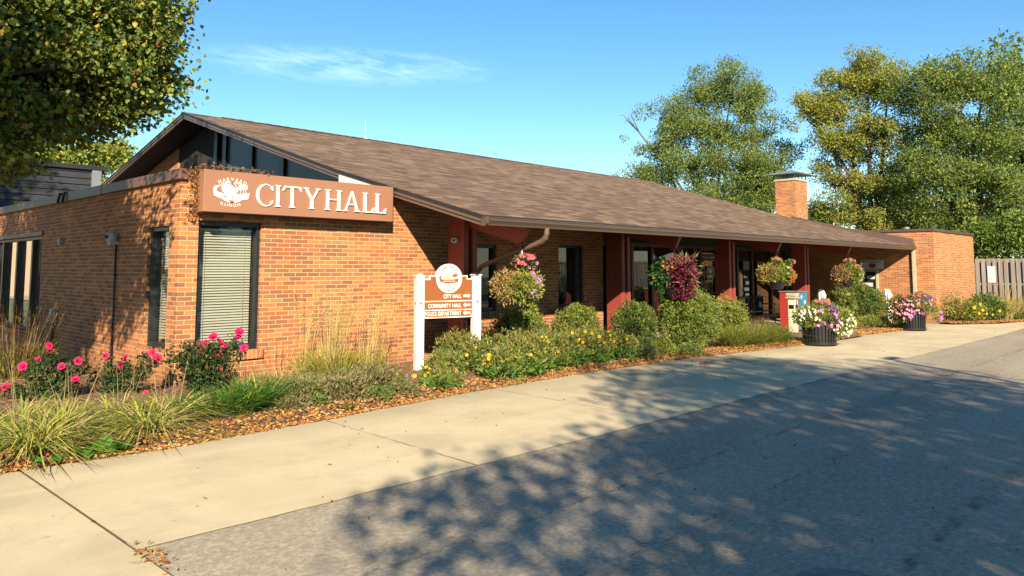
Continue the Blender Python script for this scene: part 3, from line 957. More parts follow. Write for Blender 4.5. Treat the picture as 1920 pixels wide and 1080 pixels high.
def foot(x0, x1, z, up=True):                    # bracketed serif
    m = (x0 + x1) / 2; s = 1 if up else -1
    q = [(x0, z), (x1, z), (x1, z + s * .010), (m + .028, z + s * .020), (m - .028, z + s * .020), (x0, z + s * .010)]
    pc(q if up else q[::-1])


Z0, Z1 = 2.622, 2.946
# C
outer = []; inner = []
for k in range(29):
    a = math.radians(38 + k * (322 - 38) / 28)
    outer.append((1.128 + .150 * math.cos(a), 2.783 + .168 * math.sin(a)))
    inner.append((1.143 + .122 * math.cos(a), 2.783 + .152 * math.sin(a)))
for k in range(28): pc([outer[k], outer[k + 1], inner[k + 1], inner[k]])
pc([(1.222, 2.925), (1.236, 2.93), (1.245, 2.855), (1.236, 2.853), (1.2, 2.89)]); pc([(1.21, 2.69), (1.243, 2.712), (1.247, 2.704), (1.2, 2.66)])
# I
bar(1.303, 1.345, Z0 + .01, Z1 - .01); foot(1.278, 1.37, Z0); foot(1.278, 1.37, Z1, False)
# T
bar(1.54, 1.583, Z0 + .01, Z1 - .015); foot(1.513, 1.61, Z0); bar(1.415, 1.708, Z1 - .02, Z1)
pc([(1.415, Z1), (1.415, Z1 - .018), (1.404, Z1 - .075), (1.412, Z1 - .077), (1.455, Z1 - .018)]); pc([(1.708, Z1 - .018), (1.719, Z1 - .075), (1.711, Z1 - .077), (1.668, Z1 - .018)])
# Y
bar(1.882, 1.925, Z0 + .01, 2.78); foot(1.857, 1.95, Z0)
pc([(1.772, Z1 - .01), (1.82, Z1 - .01), (1.925, 2.775), (1.882, 2.765)]); pc([(2.0, Z1 - .01), (2.022, Z1 - .01), (1.925, 2.765), (1.905, 2.765)])
foot(1.752, 1.84, Z1, False); foot(1.972, 2.05, Z1, False)
# H
bar(2.165, 2.208, Z0 + .01, Z1 - .01); bar(2.373, 2.416, Z0 + .01, Z1 - .01); bar(2.2, 2.38, 2.784, 2.802)
for q in (2.1865, 2.3945): foot(q - .048, q + .048, Z0); foot(q - .048, q + .048, Z1, False)
# A
pc([(2.517, Z0 + .01), (2.535, Z0 + .01), (2.645, Z1 - .03), (2.636, Z1 + .006)]); pc([(2.722, Z0 + .01), (2.77, Z0 + .01), (2.655, Z1 + .006), (2.632, Z1 + .006)])
bar(2.565, 2.72, 2.725, 2.742); foot(2.487, 2.56, Z0); foot(2.70, 2.802, Z0)
# L L
for q in (2.878, 3.124):
    bar(q, q + .043, Z0 + .01, Z1 - .01); foot(q - .026, q + .07, Z1, False); bar(q - .026, q + .19, Z0, Z0 + .018)
    pc([(q + .15, Z0 + .016), (q + .19, Z0 + .016), (q + .206, Z0 + .085), (q + .197, Z0 + .086)])
b.build('lettering', M['signwhite'], SG, local=off)
b = MB(); emblem(b, .61, 2.787, 1.0, -.287); b.build('emblem', [M['signwhite'], plain('motto_grey', (.10, .07, .06), .6, .1)], SG, local=off)

# ------------------------------------------------------------------ directional sign
g0 = gz(3.48)
DS = empty('directional_sign', (3.479, -1.0, g0), 'brown routed directional sign with arrows hung between two white posts in the flower bed', 'sign', rz=math.radians(-16))


def cap_post(x, w, z1, dia):
    b = MB(); b.box(x - w / 2, x + w / 2, -.065, .065, -.25, z1)
    p = b.build('post', M['white'], DS, bevel=.006)
    b = MB(); h = w / 2 + .012
    b.add([(x - h, -.077, z1), (x + h, -.077, z1), (x + h, .077, z1), (x - h, .077, z1), (x - h, -.077, z1 + .012), (x + h, -.077, z1 + .012), (x + h, .077, z1 + .012), (x - h, .077, z1 + .012), (x, 0, z1 + .05)],
          [(3, 2, 1, 0), (0, 1, 5, 4), (1, 2, 6, 5), (2, 3, 7, 6), (3, 0, 4, 7), (4, 5, 8), (5, 6, 8), (6, 7, 8), (7, 4, 8)])
    b.build('post_cap', M['white'], p)
    b = MB()
    b.prism([(x, dia - .028), (x + .02, dia), (x, dia + .028), (x - .02, dia)], 1, -.0685, -.064)
    b.build('diamond', M['darkred'], p)
    b = MB()
    b.prism([(0, dia - .028), (.02, dia), (0, dia + .028), (-.02, dia)], 0, x - w / 2 - .0035, x - w / 2 + .001)
    b.build('diamond', M['darkred'], p)
    b = MB()
    for q in (-.022, .022): b.box(x + q - .0025, x + q + .0025, -.0668, -.0645, .75, z1 - .12)
    b.build('groove_strip', plain('groove_shade', (.45, .44, .42), .7, .1), p)  # grey strips on the face stand in for shade in grooves


cap_post(.012, .135, 1.60, 1.165); cap_post(1.055, .135, 1.615, 1.175)
dz = -g0
b = MB()


def panel_pts(e):
    x0, x1, z0, z1 = .078 + e, .99 - e, .882 + e + dz, 1.528 - e + dz
    sx0, sx1, sz = .185 + e, .885 - e, 1.582 - e + dz
    pts = []
    r = .05
    for k in range(5): a = math.pi + k * math.pi / 8; pts.append((x0 + r + r * math.cos(a), z0 + r + r * math.sin(a)))
    for k in range(5): a = 1.5 * math.pi + k * math.pi / 8; pts.append((x1 - r + r * math.cos(a), z0 + r + r * math.sin(a)))
    pts += [(x1, z1), (sx1, z1), (sx1, sz), (sx0, sz), (sx0, z1), (x0, z1)]
    return pts


b.prism(panel_pts(0), 1, -.022, .022); disc(b, .538, 1.527 + dz, .246, .246, -.0245, .0245, 40); b.build('board', M['white'], DS)
b = MB(); b.prism(panel_pts(.018), 1, -.026, -.0222); b.build('brown_face', M['dirbrown'], DS)
b = MB(); disc(b, .538, 1.527 + dz, .238, .238, -.031, -.0262, 40); rd = b.build('roundel', plain('roundel_white', (.60, .59, .57), .55, .03), DS)
b = MB()
emblem(b, .538, 1.527 + dz, .66, -.0335, 0, 0, 2, 2, 1, 3, around=True)
b.build('emblem', [M['dirbrown'], M['ink'], plain('tan_ink', (.70, .50, .26), .6, .1), M['signwhite']], rd)
b = MB()
text_line(b, 'CITY HALL', .765, 1.205 + dz, .066, -.0278, width=.325, align='r'); text_line(b, 'COMMUNITY HALL', .765, 1.052 + dz, .064, -.0278, width=.60, align='r'); text_line(b, 'POLICE DEPARTMENT', .765, .922 + dz, .066, -.0278, width=.665, align='r')
for z, s in ((1.238, 1), (1.085, -1), (.955, -1)):
    c = .87
    P = [(c - s * .065, z - .017), (c + s * .025, z - .017), (c + s * .02, z - .038), (c + s * .068, z), (c + s * .02, z + .038), (c + s * .025, z + .017), (c - s * .065, z + .017)]
    P = [(u, v + dz) for u, v in P]
    flat(b, P if s > 0 else P[::-1], -.0282)
b.box(.10, .965, -.0285, -.0262, 1.150 + dz, 1.163 + dz); b.box(.10, .965, -.0285, -.0262, 1.005 + dz, 1.018 + dz)
b.build('lettering', M['signwhite'], DS)

# ------------------------------------------------------------------ small things fixed to the walls
T = empty('security_camera', (0, 2.35, 2.13), 'grey dome security camera beside the narrow side window', 'camera')
b = MB(); b.box(-.14, -.001, -.05, .05, -.05, .0); b.lathe([(.075, 0), (.085, .03), (.085, .11), (.05, .15), (.0001, .155)], (-.10, 0, -.0), 16); b.build('housing', M['grey'], T, smooth=False)
b = MB(); b.lathe([(.0001, -.045), (.04, -.035), (.058, 0), (.058, .02)], (-.155, 0, .075), 14); b.build('lens', M['black'], T, smooth=True)
b = MB(); b.tube([(-.03, 0, 0), (-.03, 0, -2.15)], .016, 8)
for z in (-.5, -1.2, -1.8): b.box(-.05, -.001, -.03, .03, z, z + .02)
o = b.build('conduit', M['darkmetal'], smooth=True); o.location = (0, 2.35, 2.08); tag(o, 'thin dark conduit running down the side wall below the dome camera', 'conduit')
T = empty('security_camera', (4.755, -.50, 2.20), 'small round white camera on the first red post', 'camera')
b = MB()
R = [(.045, 0), (.045, .05), (.0001, .05)]
V = []
b.tube([(0, 0, 0), (-.05, 0, 0)], .05, 16); b.tube([(-.05, 0, 0), (-.09, -.02, 0)], .042, 16); b.build('housing', M['signwhite'], T)
b = MB(); b.tube([(-.088, -.02, 0), (-.098, -.022, 0)], .026, 12); b.build('lens', M['black'], T)
T = empty('wall_vent', (0, 5.23, 2.2), 'small pale oval vent cover high on the side wall', 'vent')
b = MB(); b.tube([(-.001, 0, 0), (-.07, 0, 0)], .075, 14); b.tube([(-.07, 0, 0), (-.085, 0, 0)], .05, 14); b.build('cover', M['grey'], T, bevel=.006)
T = empty('outlet_box', (0, 5.40, .70), 'grey weatherproof outlet box low on the side wall', 'outlet')
b = MB(); b.box(-.09, -.001, -.09, .09, -.02, .25); b.box(-.11, -.09, -.075, .075, .0, .23); b.build('cover', M['grey'], T, bevel=.015)
b = MB(); b.tube([(-.05, 0, -.02), (-.05, 0, -.7)], .025, 8); b.build('pipe', M['darkmetal'], T)
b = MB(); b.tube([(9.147, 8.6, 5.70), (9.147, 8.6, 6.31)], .012, 6); b.box(9.09, 9.2, 8.54, 8.66, 5.70, 5.735)
tag(b.build('antenna', M['grey']), 'thin upright antenna rod on the roof ridge', 'antenna')
T = empty('payment_sign', (25.2, -.98, 1.68), 'white WATER BILL sign with a red down arrow on the brick wing', 'sign')
b = MB(); b.box(-.025, -.001, -.42, .42, -.01, .33); b.build('panel', M['paper'], T, bevel=.004)
b = MB()
L = MB(); text_line(L, 'WATER BILL', 0, .232, .068, 0, width=.70, align='c')
for V, F in ((np.concatenate(L.V), None),):
    Vn = np.stack([np.full(len(V), -.028), -V[:, 0], V[:, 2]], 1)
base = 0; faces = []
for lp, ct in zip(L.loops, L.cnt): faces.append(tuple(lp))
b.add(Vn, faces); b.build('lettering', M['ink'], T)
b = MB(); b.prism([(.10, .20), (-.14, .20), (-.14, .11), (-.19, .11), (-.02, .02), (.15, .11), (.10, .11)], 0, -.029, -.0255); b.build('arrow', M['arrowred'], T)
for (x, z, w, h, lab) in ((19.63, .66, .12, .42, 'tall narrow white notice taped inside the porch glass'), (20.95, .68, .20, .17, 'upper white notice on the glass behind the third basket'), (20.97, .33, .22, .19, 'lower white notice on the glass behind the third basket')):
    b = MB(); b.box(x - w / 2, x + w / 2, SY - .062, SY - .06, z, z + h); tag(b.build('paper_notice', M['paper']), lab, 'notice')
for (x, z, w, h, lab) in ((19.98, 1.66, .46, .28, 'grey blue rectangular decal panel on the porch glass right of the door'), (21.1, 1.66, .6, .28, 'wider grey blue decal panel on the porch glass behind a basket')):
    b = MB(); b.box(x - w / 2, x + w / 2, SY - .062, SY - .06, z, z + h); tag(b.build('window_decal', plain('decal', (.12, .15, .17), .5, .1)), lab, 'decal')

# ------------------------------------------------------------------ foliage helpers
def unit(v): return v / np.maximum(np.linalg.norm(v, axis=1, keepdims=True), 1e-9)


def pick(pal, n, jit=.22):
    cols = np.array([p[0] for p in pal], float); w = np.array([p[1] for p in pal], float); w /= w.sum()
    c = cols[rng.choice(len(cols), n, p=w)]
    return np.clip(c * rng.uniform(1 - jit, 1 + jit, (n, 1)) * rng.uniform(.93, 1.07, (n, 3)), 0, 1)


def leaves(b, P, D, L, Wd, C, fold=.18, mi=0, hexa=False):
    n = len(P)
    D = unit(D)
    R = unit(np.cross(D, unit(rng.normal(size=(n, 3)))))
    N = np.cross(R, D)
    L = np.broadcast_to(np.asarray(L, float), (n,))[:, None]; Wd = np.broadcast_to(np.asarray(Wd, float), (n,))[:, None]
    if hexa:
        a = P + D * L * .28 + N * L * fold * .8; c2 = P + D * L * .68 + N * L * fold
        V = np.stack([P, a + R * Wd * .5, c2 + R * Wd * .42, P + D * L, c2 - R * Wd * .42, a - R * Wd * .5], 1).reshape(-1, 3)
        b.add(V, np.arange(6 * n).reshape(n, 6), np.repeat(C, 6, 0), mi)
        return
    mid = P + D * L * .5 + N * L * fold
    V = np.stack([P, mid + R * Wd * .5, P + D * L, mid - R * Wd * .5], 1).reshape(-1, 3)
    F = np.arange(4 * n).reshape(n, 4)
    b.add(V, F, np.repeat(C, 4, 0), mi)


def leafblob(b, c, rad, n, size, pal, aspect=.55, shell=.55, droop=0.0, out=.8, jit=.22, lower=-1.0, spikes=0.0, hexa=False):
    rad = np.broadcast_to(np.asarray(rad, float), (3,))
    u = unit(rng.normal(size=(n, 3)))
    u = u[u[:, 2] > lower]; n = len(u)
    # lumpy outline
    ph = rng.uniform(0, 6.28, 6)
    lump = 1 + .10 * np.sin(u[:, 0] * 5 + ph[0]) * np.sin(u[:, 1] * 6 + ph[1]) + .07 * np.sin(u[:, 2] * 9 + ph[2] + u[:, 0] * 7) + spikes * rng.random(n) ** 6
    r = (shell + (1 - shell) * rng.random(n) ** .5) * lump
    P = np.asarray(c, float) + u * rad * r[:, None]
    D = u * out + rng.normal(size=(n, 3)) * .55 + np.array([0, 0, .25 - droop])
    s = size * rng.uniform(.7, 1.3, n)
    leaves(b, P, D, s, s * aspect, pick(pal, n, jit), hexa=hexa)


def blades(b, c, n, L, r0, lean, droop, w, pal, Lj=.25, leanmin=0.0, jit=.22, wind=(0, 0)):
    th = rng.uniform(0, 2 * math.pi, n)
    rr = r0 * np.sqrt(rng.random(n))
    base = np.stack([c[0] + rr * np.cos(th), c[1] + rr * np.sin(th), np.full(n, c[2])], 1)
    th2 = th + rng.normal(0, .6, n)
    la = leanmin + np.abs(rng.normal(0, lean, n))
    Ln = L * rng.uniform(1 - Lj, 1 + Lj, n)
    dr = droop * rng.uniform(.5, 1.5, n)
    side = th2 + math.pi / 2 + rng.normal(0, .7, n)
    S = np.stack([np.cos(side), np.sin(side), np.zeros(n)], 1)
    ts = [0, .35, .7, 1.0]; ws = [.7, 1.0, .75, .08]
    rows = []
    for t, k in zip(ts, ws):
        h = Ln * (np.sin(la) * t + dr * t * t)
        z = Ln * (np.cos(la) * t - dr * .75 * t ** 2.2)
        p = base + np.stack([h * np.cos(th2) + wind[0] * Ln * t * t, h * np.sin(th2) + wind[1] * Ln * t * t, np.maximum(z, .01)], 1)
        rows += [p - S * w * k / 2, p + S * w * k / 2]
    V = np.stack(rows, 1).reshape(-1, 3)
    i = (np.arange(n) * 8)[:, None]
    F = np.concatenate([i + np.array([[0, 1, 3, 2]]), i + np.array([[2, 3, 5, 4]]), i + np.array([[4, 5, 7, 6]])])
    b.add(V, F, np.repeat(pick(pal, n, jit), 8, 0))
    return rows[-1], np.stack([np.cos(th2) * np.sin(la), np.sin(th2) * np.sin(la), np.cos(la)], 1), Ln


def plumes(b, tips, dirs, Ln, frac, k, size, pal):
    n = len(tips)
    for q in range(k):
        f = rng.random(n) * frac
        P = tips - dirs * (Ln * f)[:, None] + rng.normal(0, .003, (n, 3))
        leaves(b, P, dirs + rng.normal(0, .14, (n, 3)), size, size * .2, pick(pal, n))


# palettes (base colours of the plants themselves)
G_DK = (.070, .112, .036); G_MD = (.150, .215, .050); G_LT = (.275, .335, .066); G_YL = (.43, .42, .07); YEL = (.40, .30, .035); TAN = (.34, .24, .11); BRN = (.15, .085, .045)
PAL_BOX = [(G_MD, 5), (G_LT, 5), (G_DK, 2), (G_YL, 1.5)]
PAL_BOXD = [(G_MD, 5), (G_LT, 2), (G_DK, 4)]
PAL_TREE = [(G_MD, 5), (G_DK, 2), (G_LT, 4), (G_YL, 1.2), (YEL, .3), ((.34, .14, .04), .25)]
PAL_TREEA = [(G_MD, 6), (G_LT, 5), (G_DK, 1.5), (G_YL, .8), ((.19, .27, .11), 4)]
PAL_TREEB = [((.34, .31, .08), 4), (G_LT, 4), (G_YL, 4), (G_MD, 3), ((.36, .25, .08), 1)]
PAL_TREEC = [(G_MD, 5), (G_LT, 5), (G_DK, 1.5), (G_YL, .9), ((.19, .27, .10), 3)]
PAL_DARK = [(G_DK, 4), (G_MD, 4), (G_LT, 1)]
PAL_STRAW = [((.46, .36, .16), 5), ((.55, .45, .22), 4), (G_YL, 2), ((.36, .24, .10), 1.5)]


def bloom_mesh(name, col, r, petals=5, cup=.4, center=None, layers=1):
    b = MB()
    for la in range(layers):
        k = 1 - la * .28
        for i in range(petals):
            a = 2 * math.pi * (i + .5 * la) / petals
            d = np.array([[math.cos(a), math.sin(a), cup + la * .9]])
            s = np.array([-math.sin(a), math.cos(a), 0])
            d = unit(d)[0] * r * k
            w = r * k * (1.15 if layers > 2 else 2.2 / petals * 1.6)
            c = np.array(col) * (1 + .12 * math.sin(i * 2.1 + la))
            b.add([(0, 0, 0), tuple(d * .55 + s * w * .5), tuple(d * .95 + s * w * (.42 if layers > 2 else .3)), tuple(d * 1.0 - s * w * (.42 if layers > 2 else .3)), tuple(d * .55 - s * w * .5)], [(0, 1, 2, 3, 4)], np.clip(c, 0, 1))
    if center is not None:
        n = 6; q = [(.28 * r * math.cos(2 * math.pi * i / n), .28 * r * math.sin(2 * math.pi * i / n), .12 * r) for i in range(n)] + [(0, 0, .42 * r)]
        b.add(q, [(i, (i + 1) % n, n) for i in range(n)], center)
    o = b.build(name, M['petal'])
    me = o.data; bpy.data.objects.remove(o)
    return me


BL = {
    'rose': bloom_mesh('rose_bloom', (.74, .02, .14), .052, 6, .35, (.60, .012, .09), 4),
    'rudbeckia': bloom_mesh('daisy_bloom', (.72, .44, .012), .036, 9, .05, (.05, .025, .012)),
    'violet': bloom_mesh('violet_bloom', (.55, .20, .58), .034, 5, .3, (.35, .1, .4)),
    'pink': bloom_mesh('pink_bloom', (.75, .26, .50), .034, 5, .3, (.7, .6, .3)),
    'salmon': bloom_mesh('salmon_bloom', (.80, .16, .20), .034, 6, .5, None, 2),
    'red': bloom_mesh('red_bloom', (.62, .015, .03), .032, 6, .4, None, 2),
    'white': bloom_mesh('white_bloom', (.78, .76, .62), .028, 5, .3, (.6, .55, .2)),
    'orange': bloom_mesh('orange_bloom', (.70, .24, .05), .032, 7, .5, None, 2),
    'purple': bloom_mesh('purple_bloom', (.13, .07, .32), .030, 5, .3),
}
VIEW = Vector((-.72, -.69, .25))


def bloom(kind, parent, loc, s=1.0, face=None):
    o = bpy.data.objects.new('bloom', BL[kind]); COL.objects.link(o); o.parent = parent
    o.location = loc
    d = face or Vector((random.gauss(-.5, .5), random.gauss(-.6, .5), random.gauss(.7, .4)))
    o.rotation_euler = d.to_track_quat('Z', 'Y').to_euler()
    k = s * random.uniform(.8, 1.2); o.scale = (k, k, k)
    return o


RV = np.array([.69, -.724, 0])                  # across the porch front, seen from the drive
FV = np.array([-.724, -.69, 0])                 # towards the drive

# ------------------------------------------------------------------ hanging baskets
def snap(p, parts):
    best = None
    for q in parts:
        c = RV * q[1] + FV * q[2] + np.array([0, 0, q[3]]); r = np.broadcast_to(np.asarray(q[4], float), (3,))
        v = (p - c) / r; k = np.linalg.norm(v)
        if best is None or k < best[0]: best = (k, c, r, v)
    k, c, r, v = best
    return c + r * v * (random.uniform(.92, 1.05) / max(k, 1e-3))


def basket(x, label, blobs, blooms, bowl_z=-.72, bowl_r=.20, trail=None):
    z = 2.06
    t = empty('hanging_basket', (x, -1.955, z), label, 'hanging basket', 'hanging flower baskets under the porch eave')
    b = MB()
    b.lathe([(.05, bowl_z - .20), (bowl_r * .7, bowl_z - .17), (bowl_r, bowl_z), (bowl_r * 1.04, bowl_z + .01), (.0001, bowl_z)], n=20)
    b.build('bowl', M['black'], t, smooth=False)
    b = MB(); b.tube([(0, 0, .0), (.012, 0, -.04), (0, 0, -.07), (-.01, 0, -.05)], .006, 6)
    for k in range(3):
        a = 2 * math.pi * k / 3 + .4
        pts = [(0, 0, -.06), (bowl_r * .95 * math.cos(a), bowl_r * .95 * math.sin(a), bowl_z)]
        n = 26
        for i in range(n):
            p = Vector(pts[0]).lerp(Vector(pts[1]), i / n); q = Vector(pts[0]).lerp(Vector(pts[1]), (i + .8) / n)
            b.tube([p, q], .008 if i % 2 else .005, 5)
    b.build('chain', M['galv'], t)
    for nm, dr, df, dz, rad, n, size, pal, kw in blobs:
        b = MB(); c = RV * dr + FV * df + np.array([0, 0, dz])
        leafblob(b, c, rad, n, size, pal, **kw)
        if trail and nm == 'foliage':
            for k in range(26):
                p = c + RV * rng.normal(trail[0], .05) + FV * rng.normal(0, .04) + np.array([0, 0, -rng.uniform(.2, trail[1])])
                leaves(b, np.tile(p, (4, 1)), rng.normal(size=(4, 3)), .06, .035, pick(pal, 4))
            b.tube([tuple(c + RV * trail[0] * .6), tuple(c + RV * trail[0] + np.array([0, 0, -trail[1]]))], .004, 5, col=(.1, .13, .04))
        b.build(nm, M['leaf'] if nm != 'dried_foliage' else M['straw'], t)
    for kind, n, dr, dz, sr, sz in blooms:
        for k in range(n):
            p = RV * random.gauss(dr, sr) + FV * random.uniform(.02, .2) + np.array([0, 0, random.gauss(dz, sz)])
            p = snap(p, blobs)
            bloom(kind, t, p, 1.15, Vector(FV) + Vector((random.gauss(0, .35), random.gauss(0, .35), random.gauss(.3, .3))))
    return t


DRY = [((.36, .24, .10), 5), ((.26, .15, .06), 3), ((.44, .33, .15), 3), ((.14, .10, .04), 1)]
BURG = [((.16, .018, .05), 5), ((.26, .04, .09), 4), ((.09, .012, .03), 3), ((.30, .12, .12), 1.2)]
basket(4.93, 'hanging basket with a dried tan half and violet petunias, beside the downspout elbow',
       [('foliage', .03, .0, -.66, (.30, .30, .27), 2100, .06, [(G_LT, 5), (G_YL, 4), (G_MD, 2)], dict(shell=.35, spikes=.2)),
        ('dried_foliage', -.27, .04, -.66, (.23, .23, .25), 1500, .06, DRY, dict(shell=.3, aspect=.35, spikes=.4)),
        ('upper_foliage', .05, .02, -.27, (.20, .2, .14), 320, .07, [(G_DK, 4), (G_MD, 2), (BRN, 2)], dict(shell=.2))],
       [('salmon', 22, .07, -.22, .10, .10), ('violet', 15, .30, -.64, .07, .13), ('violet', 6, .24, -.40, .05, .04), ('violet', 5, .28, -.86, .05, .04)], trail=(.16, .46))
basket(9.77, 'hanging basket of burgundy coleus with a green and orange lantana half',
       [('foliage', -.30, .02, -.48, (.24, .24, .30), 620, .10, [((.04, .11, .035), 5), ((.07, .16, .05), 3), (G_DK, 2)], dict(shell=.25, aspect=.6, droop=.6)),
        ('coleus', .12, .0, -.46, (.36, .32, .30), 1700, .095, BURG, dict(shell=.35, aspect=.5, spikes=.25)),
        ('coleus', .16, .05, -.87, (.28, .22, .14), 600, .085, BURG, dict(shell=.3, aspect=.5)),
        ('flower_spike', .22, .0, -.42, (.44, .3, .36), 150, .17, [((.25, .24, .09), 3), ((.35, .25, .12), 2)], dict(shell=.75, aspect=.13, out=1.0))],
       [('orange', 11, -.30, -.46, .14, .17)], bowl_z=-.80, bowl_r=.22, trail=(-.02, .55))
basket(14.8, 'hanging basket in a black bowl with bright red flowers and a browned left half',
       [('foliage', .16, .02, -.55, (.30, .3, .26), 1400, .07, [(G_MD, 4), (G_LT, 5), (G_YL, 2)], dict(shell=.35)),
        ('dried_foliage', -.23, .04, -.52, (.30, .28, .24), 1600, .07, [((.30, .22, .08), 4), (G_YL, 2), ((.22, .13, .06), 2)], dict(shell=.3, aspect=.4, spikes=.2)),
        ('upper_foliage', .0, .02, -.22, (.22, .16, .14), 200, .07, [(G_MD, 4), (G_LT, 2)], dict(shell=.2)),
        ('upper_foliage', .38, .02, -.20, (.16, .1, .07), 70, .06, [(G_MD, 4), (G_LT, 2)], dict(shell=.2))],
       [('red', 12, .34, -.56, .10, .12), ('white', 4, .30, -.42, .08, .06), ('salmon', 10, -.05, -.08, .12, .05), ('salmon', 5, .50, -.14, .03, .04)], bowl_z=-.72, bowl_r=.24)
basket(19.9, 'farthest hanging basket, brown on the left with small white flowers on the right',
       [('foliage', .17, .02, -.55, (.30, .3, .30), 1300, .07, [(G_LT, 5), (G_YL, 3), (G_MD, 3)], dict(shell=.35, spikes=.2)),
        ('dried_foliage', -.22, .04, -.55, (.30, .28, .26), 1400, .07, [((.22, .12, .07), 4), ((.30, .17, .10), 3), (G_YL, 1.5)], dict(shell=.3, aspect=.45)),
        ('upper_foliage', .08, .02, -.20, (.28, .16, .14), 240, .07, [(G_MD, 4), (G_LT, 2)], dict(shell=.2))],
       [('white', 16, .28, -.55, .16, .18), ('salmon', 9, -.02, -.06, .10, .06), ('salmon', 11, .40, -.10, .07, .07), ('violet', 3, .44, -.36, .03, .05)])

# ------------------------------------------------------------------ slatted planters
def planter(x, y, label, parts, blooms):
    t = empty('planter', (x, y, gz(x) + .008), label, 'planter', 'black slatted planters on the concrete apron')
    b = MB()
    b.lathe([(.30, .04), (.335, .06), (.36, .60), (.33, .60), (.31, .5), (.0001, .5)], n=28); b.build('tub', M['black'], t)
    b = MB()
    for k in range(30):
        a = 2 * math.pi * k / 30
        c, s = math.cos(a), math.sin(a); w = .022
        V = [(r * c - q * w * s, r * s + q * w * c, z) for r, z in ((.365, .06), (.395, .64), (.383, .64), (.352, .06)) for q in (-1, 1)]
        b.add(V, [(0, 1, 3, 2), (2, 3, 5, 4), (4, 5, 7, 6), (6, 7, 1, 0), (0, 2, 4, 6), (1, 7, 5, 3)])
    b.build('slats', M['black'], t)
    b = MB(); b.lathe([(.372, .03), (.385, .03), (.390, .10), (.37, .10)], n=30); b.build('hoop', M['black'], t)
    b = MB(); b.lathe([(.39, .62), (.41, .62), (.412, .66), (.39, .66)], n=30); b.build('hoop', M['black'], t)
    b = MB()
    for k in range(3): a = 2 * math.pi * k / 3 + .9; b.box(.33 * math.cos(a) - .04, .33 * math.cos(a) + .04, .33 * math.sin(a) - .04, .33 * math.sin(a) + .04, 0, .06)
    b.build('feet', M['black'], t)
    for nm, dr, df, dz, rad, n, size, pal, kw in parts:
        b = MB(); leafblob(b, RV * dr + FV * df + np.array([0, 0, dz]), rad, n, size, pal, **kw); b.build(nm, M['leaf'], t)
    for kind, n, dr, dz, sr, sz, fr in blooms:
        for k in range(n):
            p = RV * random.gauss(dr, sr) + FV * random.uniform(*fr) + np.array([0, 0, random.gauss(dz, sz)])
            p = snap(p, parts)
            bloom(kind, t, p, 1.15, Vector(FV) + Vector((random.gauss(0, .4), random.gauss(0, .4), random.gauss(.35, .3))))


planter(13.80, -3.42, 'nearer black slatted planter spilling white and lilac petunias',
        [('foliage', -.24, .1, .68, (.44, .4, .26), 1900, .055, [(G_LT, 4), (G_YL, 2), (G_MD, 3), ((.25, .25, .12), 1.5)], dict(shell=.4)),
         ('foliage', .42, .16, .55, (.40, .36, .36), 1900, .055, [(G_LT, 4), (G_YL, 3), (G_MD, 3), ((.27, .27, .13), 1.5)], dict(shell=.4)),
         ('foliage', .1, -.05, .86, (.34, .3, .22), 900, .055, [(G_MD, 4), (G_LT, 3)], dict(shell=.4))],
        [('white', 30, -.36, .74, .18, .11, (.3, .5)), ('white', 40, .52, .46, .18, .18, (.36, .54)), ('violet', 14, .12, .70, .16, .14, (.36, .5)), ('salmon', 12, .12, 1.05, .09, .09, (.05, .3)), ('purple', 12, .24, .95, .10, .06, (.15, .35)), ('pink', 6, .02, .45, .12, .06, (.38, .5))])
planter(20.95, -3.46, 'farther black slatted planter with a mound of pink and magenta petunias',
        [('foliage', .74, .1, .50, (.14, .16, .24), 260, .055, [(G_MD, 4), (G_LT, 2)], dict(shell=.3)), ('foliage', -.36, .1, .66, (.42, .4, .44), 1900, .06, [(G_DK, 3), (G_MD, 4), ((.13, .13, .06), 2)], dict(shell=.4)),
         ('foliage', .22, .1, .80, (.50, .4, .36), 2000, .06, [(G_MD, 4), (G_LT, 2), ((.20, .17, .06), 2)], dict(shell=.4))],
        [('pink', 46, -.34, .72, .24, .26, (.36, .55)), ('violet', 18, -.08, .42, .14, .14, (.40, .55)), ('salmon', 16, -.12, 1.10, .28, .06, (.1, .4)), ('purple', 14, .22, 1.02, .18, .06, (.2, .45)), ('salmon', 9, .66, .98, .07, .06, (.1, .3)), ('violet', 12, .78, .42, .05, .14, (.1, .3)), ('pink', 10, .1, .82, .2, .12, (.36, .5))])

# ------------------------------------------------------------------ porch furniture
t = empty('drop_box', (18.28, -.92, gz(18.3)), 'painted drop box with a red side and a blue front with white stars', 'drop box')
b = MB(); b.box(-.33, .32, -.28, .30, .0, 1.16); b.build('cabinet', M['galv'], t, bevel=.01)
b = MB(); b.box(-.336, -.331, -.275, .295, .02, 1.14); b.build('side_panel', plain('flag_red', (.30, .030, .026), .45, .08), t)
b = MB(); b.box(-.32, .315, -.287, -.281, .02, 1.14); fp = b.build('front_panel', plain('flag_blue', (.035, .16, .27), .45, .25, 5), t)
b = MB(); b.box(-.36, .35, -.31, .33, 1.162, 1.19); b.build('lid', M['galv'], t, bevel=.005)
b = MB()
for cx, cz in ((-.12, 1.02), (-.12, .70), (.12, .86), (.12, .55)):
    pts = []
    for k in range(10):
        a = math.pi / 2 + k * math.pi / 5; r = .085 if k % 2 == 0 else .035
        pts.append((cx + r * math.cos(a), cz + r * math.sin(a)))
    for k in range(5):
        i = 2 * k
        b.add([(cx, -.291, cz), (pts[i - 1][0], -.291, pts[i - 1][1]), (pts[i][0], -.291, pts[i][1]), (pts[(i + 1) % 10][0], -.291, pts[(i + 1) % 10][1])], [(0, 1, 2, 3)])
b.build('stars', M['signwhite'], fp)
